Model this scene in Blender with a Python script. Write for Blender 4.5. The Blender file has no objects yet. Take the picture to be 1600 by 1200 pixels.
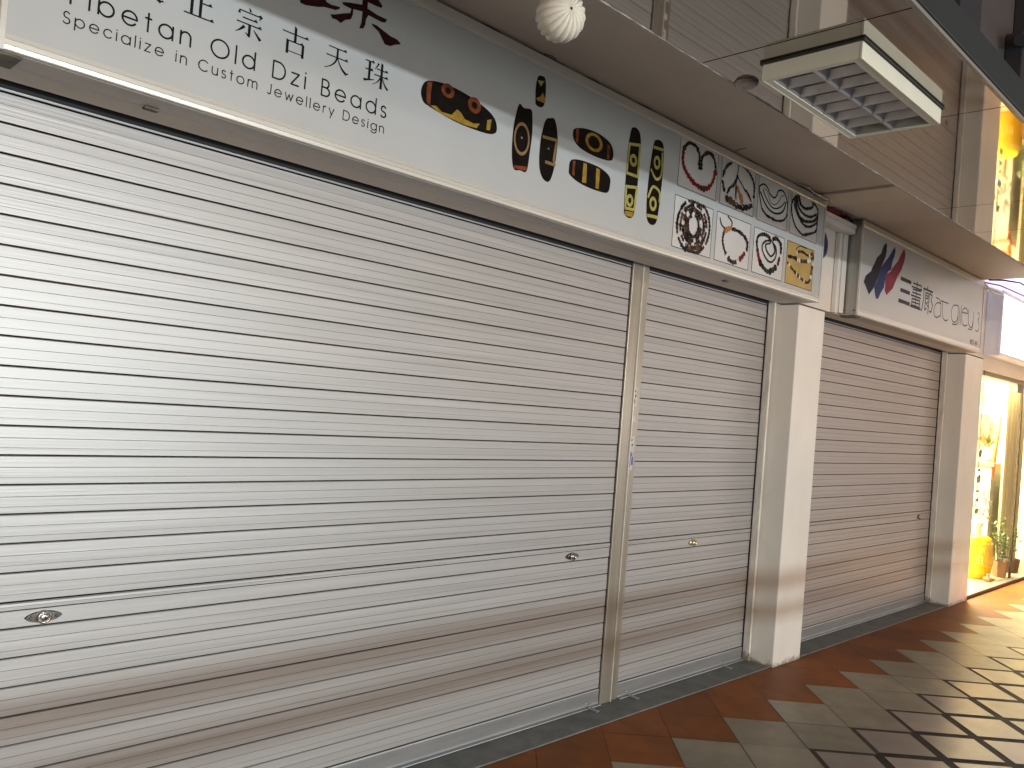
import bpy, bmesh, math, random
from mathutils import Vector, Matrix
R = math.radians
random.seed(7)
S = bpy.context.scene
COL = S.collection

# ------------------------------------------------------------------ camera
cam = bpy.data.objects.new('camera', bpy.data.cameras.new('camera'))
COL.objects.link(cam)
cam.data.sensor_width = 36.0
cam.data.lens = 29.521
cam.data.clip_start = 0.02
cam.data.clip_end = 400
def look(yaw, pitch, roll):
    f = Vector((math.cos(yaw)*math.cos(pitch), math.sin(yaw)*math.cos(pitch), math.sin(pitch)))
    r0 = f.cross(Vector((0, 0, 1))).normalized(); u0 = r0.cross(f)
    r = r0*math.cos(roll)+u0*math.sin(roll); u = -r0*math.sin(roll)+u0*math.cos(roll)
    m = Matrix((r, u, -f)).transposed().to_4x4()
    m.translation = Vector((-3.30831, -2.54783, 1.45439))
    return m
cam.matrix_world = look(0.786045, 0.0195488, 0.0806406)
S.camera = cam

# ------------------------------------------------------------------ world, lamps, exposure
W = bpy.data.worlds.new('World'); S.world = W; W.use_nodes = True
nt = W.node_tree; bg = nt.nodes['Background']
sky = nt.nodes.new('ShaderNodeTexSky'); sky.sky_type = 'NISHITA'; sky.sun_disc = False
sky.sun_elevation = R(2.5); sky.sun_rotation = R(200)
tint = nt.nodes.new('ShaderNodeMixRGB'); tint.blend_type = 'MULTIPLY'; tint.inputs[0].default_value = 1
tint.inputs[2].default_value = (1.0, 0.93, 0.90, 1)
nt.links.new(sky.outputs[0], tint.inputs[1]); nt.links.new(tint.outputs[0], bg.inputs['Color'])
bg.inputs['Strength'].default_value = 0.15
S.view_settings.view_transform = 'Standard'; S.view_settings.look = 'None'
S.view_settings.gamma = 1.0; S.view_settings.exposure = 0.0
S.cycles.use_denoising = True
S.cycles.max_bounces = 8; S.cycles.diffuse_bounces = 4; S.cycles.glossy_bounces = 5; S.cycles.transmission_bounces = 8; S.cycles.transparent_max_bounces = 12
S.cycles.sample_clamp_indirect = 6.0
S.cycles.caustics_reflective = False; S.cycles.caustics_refractive = False

def area(name, loc, to, sx, sy, power, col, spread=180):
    l = bpy.data.lights.new(name, 'AREA'); l.shape = 'RECTANGLE'; l.size = sx; l.size_y = sy
    l.energy = power; l.color = col; l.spread = R(spread)
    o = bpy.data.objects.new(name, l); COL.objects.link(o)
    d = Vector(to)-Vector(loc)
    o.matrix_world = Matrix.Translation(loc) @ d.to_track_quat('-Z', 'Y').to_matrix().to_4x4()
    return o
# bright shopfront lamp across the lane, the main light of the picture
area('lane_lamp', (-2.4, -7.4, 1.94), (-2.4, 0, 1.40), 6.0, 0.12, 152, (0.88, 1.0, 1.03), 120)
# pinkish fill added from further along the lane, source unseen
area('far_lane_fill', (13.0, -8.0, 1.2), (4.5, 0, 1.3), 8, 1.6, 125, (1.0, 0.88, 0.87))
# broad soft fill added across the lane to lift the ambient light
area('opposite_fill', (-1.0, -6.5, .80), (-.5, 0, 1.4), 12, 1.3, 135, (0.93, 0.98, 0.98))

# ------------------------------------------------------------------ helpers
def tag(o, label=None, cat=None, group=None, kind=None):
    if label: o['label'] = label
    if cat: o['category'] = cat
    if group: o['group'] = group
    if kind: o['kind'] = kind
    return o
ORG = {}
def thing(name, label, cat, loc, group=None):
    o = bpy.data.objects.new(name, None); COL.objects.link(o)
    o.empty_display_size = 0.1; o.location = loc; ORG[o.name] = Vector(loc)
    return tag(o, label, cat, group)

class MB:
    def __init__(s): s.v = []; s.f = []; s.m = []; s.sm = []
    def face(s, pts, m=0, smooth=False):
        n = len(s.v); s.v += [tuple(p) for p in pts]; s.f.append(list(range(n, n+len(pts)))); s.m.append(m); s.sm.append(smooth)
    def box(s, x0, x1, y0, y1, z0, z1, m=0):
        n = len(s.v)
        s.v += [(x0,y0,z0),(x1,y0,z0),(x1,y1,z0),(x0,y1,z0),(x0,y0,z1),(x1,y0,z1),(x1,y1,z1),(x0,y1,z1)]
        for q in ((0,3,2,1),(4,5,6,7),(0,1,5,4),(1,2,6,5),(2,3,7,6),(3,0,4,7)):
            s.f.append([n+i for i in q]); s.m.append(m); s.sm.append(False)
    def grid(s, rows, m=0, smooth=True, closed=False):
        n = len(s.v); c = len(rows[0])
        for r in rows: s.v += [tuple(p) for p in r]
        for i in range(len(rows)-1):
            for j in range(c if closed else c-1):
                k = (j+1) % c
                s.f.append([n+i*c+j, n+i*c+k, n+(i+1)*c+k, n+(i+1)*c+j]); s.m.append(m); s.sm.append(smooth)
    def extrude_x(s, prof, x0, x1, m=0, nx=1, caps=False, smooth=False, jit=None):
        rows = []
        for i in range(nx+1):
            x = x0+(x1-x0)*i/nx
            rows.append([(x, y+(jit(x, z) if jit else 0), z) for y, z in prof])
        s.grid(rows, m, smooth)
        if caps:
            s.face([(x0, y, z) for y, z in prof], m); s.face([(x1, y, z) for y, z in reversed(prof)], m)
    def tube(s, path, r, n=8, m=0, cap=True):
        path = [Vector(p) for p in path]; rows = []
        for i, p in enumerate(path):
            d = (path[min(i+1, len(path)-1)]-path[max(i-1, 0)]).normalized()
            a = d.cross(Vector((0, 0, 1)) if abs(d.z) < .9 else Vector((1, 0, 0))).normalized(); b = d.cross(a)
            rr = r[i] if isinstance(r, (list, tuple)) else r
            rows.append([p+(a*math.cos(t)+b*math.sin(t))*rr for t in [2*math.pi*k/n for k in range(n)]])
        s.grid(rows, m, True, True)
        if cap: s.face(rows[0], m); s.face(rows[-1][::-1], m)
    def lathe(s, prof, cx, cy, cz=0, n=24, m=0):
        rows = [[(cx+r*math.cos(t), cy+r*math.sin(t), cz+z) for t in [2*math.pi*k/n for k in range(n)]] for r, z in prof]
        s.grid(rows, m, True, True)
    def lathe_y(s, prof, cx, cy, cz, n=20, m=0):      # turned about an axis along y
        rows = [[(cx+r*math.cos(t), cy+y, cz+r*math.sin(t)) for t in [2*math.pi*k/n for k in range(n)]] for r, y in prof]
        s.grid(rows, m, True, True)
    def ribbon(s, pts, w, y, m=0):                     # flat stroke in a plane y = const
        for i in range(len(pts)-1):
            (x0, z0), (x1, z1) = pts[i], pts[i+1]
            dx, dz = x1-x0, z1-z0; l = math.hypot(dx, dz)
            if l < 1e-7: continue
            dx /= l; dz /= l; e = w*.32
            w0 = w1 = w/2
            a = (x0-dx*e, z0-dz*e); b = (x1+dx*e, z1+dz*e)
            yy = y-0.00002*(i % 7)
            s.face([(a[0]+dz*w0, yy, a[1]-dx*w0), (b[0]+dz*w1, yy, b[1]-dx*w1), (b[0]-dz*w1, yy, b[1]+dx*w1), (a[0]-dz*w0, yy, a[1]+dx*w0)], m)
    def taper(s, pts, ws, y, m=0):                     # brush stroke, width given at each point
        L = []; Q = []
        for i, (x, z) in enumerate(pts):
            a = pts[max(i-1, 0)]; b = pts[min(i+1, len(pts)-1)]
            dx, dz = b[0]-a[0], b[1]-a[1]; l = math.hypot(dx, dz) or 1
            nx, nz = -dz/l, dx/l
            L.append((x+nx*ws[i]/2, y, z+nz*ws[i]/2)); Q.append((x-nx*ws[i]/2, y, z-nz*ws[i]/2))
        for i in range(len(pts)-1): s.face([Q[i], Q[i+1], L[i+1], L[i]], m)
    def poly(s, pts, y, m=0): s.face([(x, y, z) for x, z in pts], m)
    def disc(s, x, z, rx, rz, y, m=0, n=14, rot=0):
        c, k = math.cos(rot), math.sin(rot)
        s.face([(x+c*rx*math.cos(t)-k*rz*math.sin(t), y, z+k*rx*math.cos(t)+c*rz*math.sin(t)) for t in [2*math.pi*i/n for i in range(n)]], m)
    def ring(s, x, z, rx, rz, inner, y, m=0, n=24):
        for i in range(n):
            a, b = 2*math.pi*i/n, 2*math.pi*(i+1)/n
            s.face([(x+rx*math.cos(a), y, z+rz*math.sin(a)), (x+rx*math.cos(b), y, z+rz*math.sin(b)),
                    (x+inner*rx*math.cos(b), y, z+inner*rz*math.sin(b)), (x+inner*rx*math.cos(a), y, z+inner*rz*math.sin(a))], m)
    def build(s, name, mats, parent=None, bevel=0, label=None, cat=None, group=None, kind=None, origin=None, fix=True):
        me = bpy.data.meshes.new(name)
        if parent is not None: org = ORG[parent.name]
        elif origin is not None: org = Vector(origin)
        else:
            xs = [p[0] for p in s.v]; ys = [p[1] for p in s.v]; zs = [p[2] for p in s.v]
            org = Vector(((min(xs)+max(xs))/2, (min(ys)+max(ys))/2, min(zs)))
        me.from_pydata([tuple(Vector(p)-org) for p in s.v], [], s.f)
        for mt in (mats if isinstance(mats, (list, tuple)) else [mats]): me.materials.append(mt)
        for p, i, k in zip(me.polygons, s.m, s.sm): p.material_index = i; p.use_smooth = k
        bm = bmesh.new(); bm.from_mesh(me)
        if fix:
            bmesh.ops.remove_doubles(bm, verts=bm.verts, dist=1e-6)
            bmesh.ops.recalc_face_normals(bm, faces=bm.faces)
        bm.to_mesh(me); bm.free()
        o = bpy.data.objects.new(name, me); COL.objects.link(o)
        if parent is not None: o.parent = parent; ORG[o.name] = org
        else: o.location = org; ORG[o.name] = org
        if bevel:
            b = o.modifiers.new('bevel', 'BEVEL'); b.width = bevel; b.segments = 2; b.limit_method = 'ANGLE'; b.angle_limit = R(40)
        return tag(o, label, cat, group, kind)

# ------------------------------------------------------------------ materials
def mat(name, col, rough=.5, metal=0.0, var=0.0, vs=6.0, stretch=(1,1,1), bump=0.0, bs=40.0, bstretch=(1,1,1), spec=.5, emit=None, estr=0, rvar=0.0, col2=None, trans=0):
    m = bpy.data.materials.new(name); m.use_nodes = True
    n = m.node_tree.nodes; L = m.node_tree.links; p = n['Principled BSDF']
    c = (*col, 1)
    p.inputs['Base Color'].default_value = c; p.inputs['Roughness'].default_value = rough
    p.inputs['Metallic'].default_value = metal; p.inputs['Specular IOR Level'].default_value = spec
    if trans: p.inputs['Transmission Weight'].default_value = trans
    if emit: p.inputs['Emission Color'].default_value = (*emit, 1); p.inputs['Emission Strength'].default_value = estr
    if var or bump or rvar:
        tc = n.new('ShaderNodeTexCoord')
    if var or rvar:
        mp = n.new('ShaderNodeMapping'); mp.inputs['Scale'].default_value = stretch; L.new(tc.outputs['Object'], mp.inputs[0])
        nz = n.new('ShaderNodeTexNoise'); nz.inputs['Scale'].default_value = vs; nz.inputs['Detail'].default_value = 7; nz.inputs['Roughness'].default_value = .62
        L.new(mp.outputs[0], nz.inputs['Vector'])
        if var:
            rp = n.new('ShaderNodeValToRGB'); e = rp.color_ramp.elements
            e[0].position = .3; e[1].position = .7
            d = col2 or tuple(x*(1-var) for x in col)
            e[0].color = (*d, 1); e[1].color = tuple(min(1, x*(1+var*.35)) for x in col)+(1,)
            L.new(nz.outputs['Fac'], rp.inputs[0]); L.new(rp.outputs[0], p.inputs['Base Color'])
        if rvar:
            mr = n.new('ShaderNodeMapRange'); mr.inputs['To Min'].default_value = max(.02, rough-rvar); mr.inputs['To Max'].default_value = rough+rvar
            L.new(nz.outputs['Fac'], mr.inputs['Value']); L.new(mr.outputs[0], p.inputs['Roughness'])
    if bump:
        mp2 = n.new('ShaderNodeMapping'); mp2.inputs['Scale'].default_value = bstretch; L.new(tc.outputs['Object'], mp2.inputs[0])
        nb = n.new('ShaderNodeTexNoise'); nb.inputs['Scale'].default_value = bs; nb.inputs['Detail'].default_value = 4; L.new(mp2.outputs[0], nb.inputs['Vector'])
        bp = n.new('ShaderNodeBump'); bp.inputs['Strength'].default_value = bump; bp.inputs['Distance'].default_value = .01
        L.new(nb.outputs['Fac'], bp.inputs['Height']); L.new(bp.outputs[0], p.inputs['Normal'])
    return m
K = {}
K['alu'] = mat('shutter_aluminium', (.49,.49,.49), .43, .42, .16, 3.0, (.25,1,14), .07, 30, (.05,1,6), rvar=.07)
K['alu_warm'] = mat('shutter_aluminium_pink_lit', (.47,.44,.425), .44, .4, .14, 3.0, (.25,1,14), .10, 30, (.05,1,6), rvar=.07)  # pink light on the farther shutter is tinted into this colour
K['dark_gap_and_shade'] = mat('dark_rubber_and_shade', (.012,.012,.014), .7)  # rubber seals, slat joints and the painted shade above the curtains
K['groove'] = mat('slat_groove', (.16,.155,.145), .6)
K['bar'] = mat('bottom_bar_metal', (.42,.43,.44), .38, .6, .2, 5, (.4,1,6))
K['steel'] = mat('brushed_steel_post', (.50,.47,.40), .34, .7, .18, 4, (6,6,.3), .08, 60, (8,8,.2), rvar=.08)
K['white_paint'] = mat('white_wall_paint', (.80,.79,.74), .55, 0, .12, 3.2, (1,1,1), .16, 26)
K['pillar_paint'] = mat('pillar_gloss_paint', (.84,.83,.78), .42, 0, .07, 4.0, (1,1,.6), .20, 18)
K['rail_paint'] = mat('chipped_rail_paint', (.82,.81,.76), .5, 0, .35, 16, (1,1,.25), .25, 40)
K['rail_grey'] = mat('grey_rail_paint', (.36,.35,.32), .55, 0, .25, 9, (1,1,.3))
K['soffit'] = mat('ceiling_paint', (.66,.60,.55), .7, 0, .12, 1.2, (1,1,1), .05, 60)
K['soffit_lit'] = mat('lit_ceiling_paint', (.72,.66,.58), .65, 0, .10, 2.0)  # paler ceiling tone, painted for a patch of light
K['lintel'] = mat('lintel_paint', (.74,.69,.62), .65, 0, .12, 2.5, (.6,1,1), .1, 40)
K['sign_white'] = mat('sign_acrylic', (.47,.49,.49), .30, 0, .07, 1.5, (1,1,1), rvar=.05)
K['sign_trim'] = mat('sign_aluminium_trim', (.72,.71,.66), .30, .35, .12, 6, (.2,1,5))
K['sign_under'] = mat('sign_underside', (.55,.52,.49), .55, .1, .18, 3, (.5,2,2))
K['sign_side'] = mat('sign_side_metal', (.45,.44,.41), .35, .55, .2, 5, (5,5,.3))
K['dirt'] = mat('grimy_metal', (.16,.15,.12), .7, .2, .6, 18)
K['ink'] = mat('black_vinyl', (.008,.008,.009), .45, spec=.12)
K['darkred'] = mat('dark_red_vinyl', (.028,.006,.007), .45, spec=.12)
K['bead'] = mat('bead_print', (.010,.007,.006), .38, 0, .5, 30, spec=.12)
K['gold'] = mat('gold_print', (.36,.22,.035), .45, 0, .4, 40, spec=.12)
K['rust'] = mat('rust_print', (.20,.055,.018), .45, 0, .5, 40, spec=.12)
K['tan'] = mat('tan_print', (.26,.16,.07), .45, 0, .4, 40, spec=.12)
K['straw'] = mat('straw_print', (.42,.38,.10), .45, 0, .3, 40, spec=.12)
K['print_grey'] = mat('picture_print', (.60,.60,.585), .4, 0, .08, 6)
K['print_gold'] = mat('picture_gold_print', (.47,.33,.10), .4, 0, .25, 7)
K['p_black'] = mat('necklace_black', (.012,.010,.010), .4, spec=.12)
K['p_dark'] = mat('necklace_dark', (.045,.030,.025), .4, spec=.12)
K['p_brown'] = mat('necklace_brown', (.11,.06,.04), .4, spec=.12)
K['p_red'] = mat('necklace_red', (.20,.012,.015), .4, spec=.12)
K['p_orange'] = mat('necklace_orange', (.42,.17,.05), .4, spec=.12)
K['p_green'] = mat('necklace_green', (.015,.04,.025), .4, spec=.12)
K['p_white'] = mat('necklace_white', (.62,.60,.56), .4, spec=.12)
K['p_amber'] = mat('necklace_amber', (.12,.07,.02), .4, spec=.12)
K['navy'] = mat('navy_vinyl', (.006,.009,.022), .4, spec=.12)
K['blue'] = mat('blue_vinyl', (.006,.025,.115), .4, spec=.12)
K['crimson'] = mat('crimson_vinyl', (.20,.008,.035), .4, spec=.12)
K['chrome'] = mat('lock_chrome', (.50,.48,.45), .18, 1.0)
K['chrome_dark'] = mat('lock_dark_metal', (.20,.18,.17), .3, 1.0, .4, 60)
K['brass'] = mat('lock_brass', (.80,.72,.50), .25, 1.0)
K['mirror'] = mat('mirror_panel', (.41,.39,.365), .03, 1.0, bump=.035, bs=1.6, bstretch=(1,1,1))
K['caulk'] = mat('caulk', (.40,.37,.33), .8, 0, .5, 40)
K['fascia'] = mat('fascia_metal', (.018,.018,.018), .5, .1, .15, 2)
K['fascia_edge'] = mat('fascia_edge_strip', (.26,.24,.22), .4, .4)
K['upper'] = mat('upper_wall_paint', (.085,.085,.092), .8, 0, .12, 1.5)
K['darkcol'] = mat('dark_grey_metal', (.035,.036,.042), .5)
K['lamp_body'] = mat('lamp_enamel', (.64,.63,.52), .4, 0, .08, 6)
K['louver'] = mat('lamp_louver', (.30,.285,.29), .28, .6, .2, 20)
K['louver_in'] = mat('lamp_inner', (.22,.205,.21), .4, .3)
K['lantern'] = mat('paper', (.70,.67,.58), .75, 0, .10, 30)
K['cord'] = mat('dark_cord', (.03,.022,.015), .8)
K['film'] = mat('clear_plastic', (.75,.72,.68), .25, 0, trans=.75, bump=.6, bs=60)
K['concrete'] = mat('threshold_concrete', (.19,.19,.175), .6, 0, .4, 8, (1,1,1), .2, 60, rvar=.1)
K['asphalt'] = mat('road_asphalt', (.05,.05,.052), .85, 0, .3, 20, bump=.2, bs=120)
K['t_orange'] = mat('terracotta_tile', (.31,.092,.020), .48, 0, .30, 5, (1,1,1), .02, 14, rvar=.06, spec=.14)
K['t_beige'] = mat('beige_tile', (.34,.275,.185), .38, 0, .26, 5.5, (1,1,1), .02, 14, rvar=.06)
K['t_pink'] = mat('pink_beige_tile', (.36,.275,.23), .30, 0, .20, 5.5, (1,1,1), .02, 9, rvar=.04)
K['t_dark'] = mat('dark_brown_tile', (.036,.024,.019), .62, 0, .35, 12, spec=.2)
K['grout'] = mat('grout', (.085,.055,.038), .75, 0, .3, 30)
K['wire_red'] = mat('red_cloth', (.20,.02,.02), .8, 0, .4, 20)
K['plaque'] = mat('blue_plaque', (.012,.02,.13), .35)
K['sticker_w'] = mat('white_sticker', (.62,.60,.56), .6, 0, .3, 60)
K['sticker_b'] = mat('blue_sticker', (.06,.10,.42), .5, 0, .3, 60)
K['lit_white'] = mat('lit_sign_face', (.8,.85,.9), .4, emit=(.80,.88,1.0), estr=6.0)
K['sign3_glow'] = mat('pale_sign_glow', (.82,.82,.88), .35, 0, .1, 5, emit=(.62,.62,.80), estr=.08)  # faint violet glow added to the sign box sides and rim
K['faint'] = mat('faint_grey_print', (.45,.47,.46), .5)
K['shop_wall'] = mat('shop_wall_paint', (.84,.78,.62), .7, 0, .06, 2)
K['shop_floor'] = mat('shop_floor_stone', (.60,.47,.27), .35, 0, .2, 4)
K['frame_metal'] = mat('window_frame_metal', (.33,.30,.26), .4, .5)
K['dark_frame'] = mat('dark_window_seal', (.03,.022,.016), .5)
K['yellow'] = mat('yellow_glaze', (.80,.55,.015), .22, 0, .10, 9)
K['relief'] = mat('pale_yellow_relief', (.86,.68,.16), .3)
K['pot_brown'] = mat('clay_pot', (.30,.20,.14), .6, 0, .25, 16)
K['pot_dark'] = mat('dark_pot', (.045,.05,.05), .5, 0, .2, 16)
K['leaf'] = mat('plant_leaf', (.085,.14,.035), .5, 0, .3, 30)
K['stem'] = mat('plant_stem', (.05,.06,.02), .6)
K['petal'] = mat('white_petal', (.85,.84,.78), .5)
K['counter'] = mat('grey_counter', (.46,.46,.40), .5, 0, .06, 4)
K['pinkedge'] = mat('pink_edge', (.70,.22,.14), .4)
K['wood'] = mat('orange_wood', (.45,.17,.05), .4, 0, .3, 12, (1,1,6))
K['curtain'] = mat('cream_curtain', (.66,.60,.42), .8, 0, .08, 8)
K['cab'] = mat('white_cabinet', (.82,.78,.66), .4)
def grime(m, height, col, specks=.70):
    n = m.node_tree.nodes; L = m.node_tree.links; p = n['Principled BSDF']
    src = p.inputs['Base Color'].links[0].from_socket
    tc = n.new('ShaderNodeTexCoord'); sx = n.new('ShaderNodeSeparateXYZ'); L.new(tc.outputs['Object'], sx.inputs[0])
    mr = n.new('ShaderNodeMapRange'); mr.inputs['From Min'].default_value = height; mr.inputs['From Max'].default_value = 0; L.new(sx.outputs['Z'], mr.inputs['Value'])
    nz = n.new('ShaderNodeTexNoise'); nz.inputs['Scale'].default_value = 22; nz.inputs['Detail'].default_value = 8; nz.inputs['Roughness'].default_value = .7; L.new(tc.outputs['Object'], nz.inputs['Vector'])
    ad = n.new('ShaderNodeMath'); ad.operation = 'MULTIPLY_ADD'; ad.inputs[1].default_value = .55; L.new(mr.outputs[0], ad.inputs[0]); L.new(nz.outputs['Fac'], ad.inputs[2])
    rp = n.new('ShaderNodeValToRGB'); rp.color_ramp.elements[0].position = specks; rp.color_ramp.elements[1].position = specks+.16; L.new(ad.outputs[0], rp.inputs[0])
    mx = n.new('ShaderNodeMixRGB'); mx.inputs[2].default_value = (*col, 1); L.new(rp.outputs[0], mx.inputs[0]); L.new(src, mx.inputs[1]); L.new(mx.outputs[0], p.inputs['Base Color'])
def tile_tone(m, amt=.16):
    n = m.node_tree.nodes; L = m.node_tree.links; p = n['Principled BSDF']
    src = p.inputs['Base Color'].links[0].from_socket
    g = n.new('ShaderNodeNewGeometry'); mr = n.new('ShaderNodeMapRange'); mr.inputs['To Min'].default_value = 1-amt; mr.inputs['To Max'].default_value = 1+amt*.6; L.new(g.outputs['Random Per Island'], mr.inputs['Value'])
    tc = n.new('ShaderNodeTexCoord'); nz = n.new('ShaderNodeTexNoise'); nz.inputs['Scale'].default_value = 1.6; nz.inputs['Detail'].default_value = 9; nz.inputs['Roughness'].default_value = .68; L.new(tc.outputs['Object'], nz.inputs['Vector'])
    m2 = n.new('ShaderNodeMapRange'); m2.inputs['From Min'].default_value = .35; m2.inputs['From Max'].default_value = .65; m2.inputs['To Min'].default_value = .72; m2.inputs['To Max'].default_value = 1.08; L.new(nz.outputs['Fac'], m2.inputs['Value'])
    mu = n.new('ShaderNodeMath'); mu.operation = 'MULTIPLY'; L.new(mr.outputs[0], mu.inputs[0]); L.new(m2.outputs[0], mu.inputs[1])
    hs = n.new('ShaderNodeHueSaturation'); L.new(mu.outputs[0], hs.inputs['Value']); L.new(src, hs.inputs['Color']); L.new(hs.outputs[0], p.inputs['Base Color'])
for k in ('t_orange', 't_beige', 't_pink'): tile_tone(K[k])
grime(K['pillar_paint'], .07, (.40,.37,.32), .79); grime(K['rail_paint'], .12, (.30,.27,.23), .72)
def glass(name, rough=.0):
    m = bpy.data.materials.new(name); m.use_nodes = True; n = m.node_tree.nodes; L = m.node_tree.links
    n.remove(n['Principled BSDF']); out = n['Material Output']
    g = n.new('ShaderNodeBsdfGlossy'); g.inputs['Roughness'].default_value = .02
    t = n.new('ShaderNodeBsdfTransparent'); t.inputs[0].default_value = (.96,.97,.95,1)
    lw = n.new('ShaderNodeLayerWeight'); pw = n.new('ShaderNodeMath'); pw.operation = 'POWER'; pw.inputs[1].default_value = 6.0
    L.new(lw.outputs['Facing'], pw.inputs[0]); fr = n.new('ShaderNodeMath'); fr.operation = 'MULTIPLY_ADD'; fr.inputs[1].default_value = .30; fr.inputs[2].default_value = .03; L.new(pw.outputs[0], fr.inputs[0]); mx = n.new('ShaderNodeMixShader')
    L.new(fr.outputs[0], mx.inputs[0]); L.new(t.outputs[0], mx.inputs[1]); L.new(g.outputs[0], mx.inputs[2]); L.new(mx.outputs[0], out.inputs[0])
    return m
K['glass'] = glass('window_glass')

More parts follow.
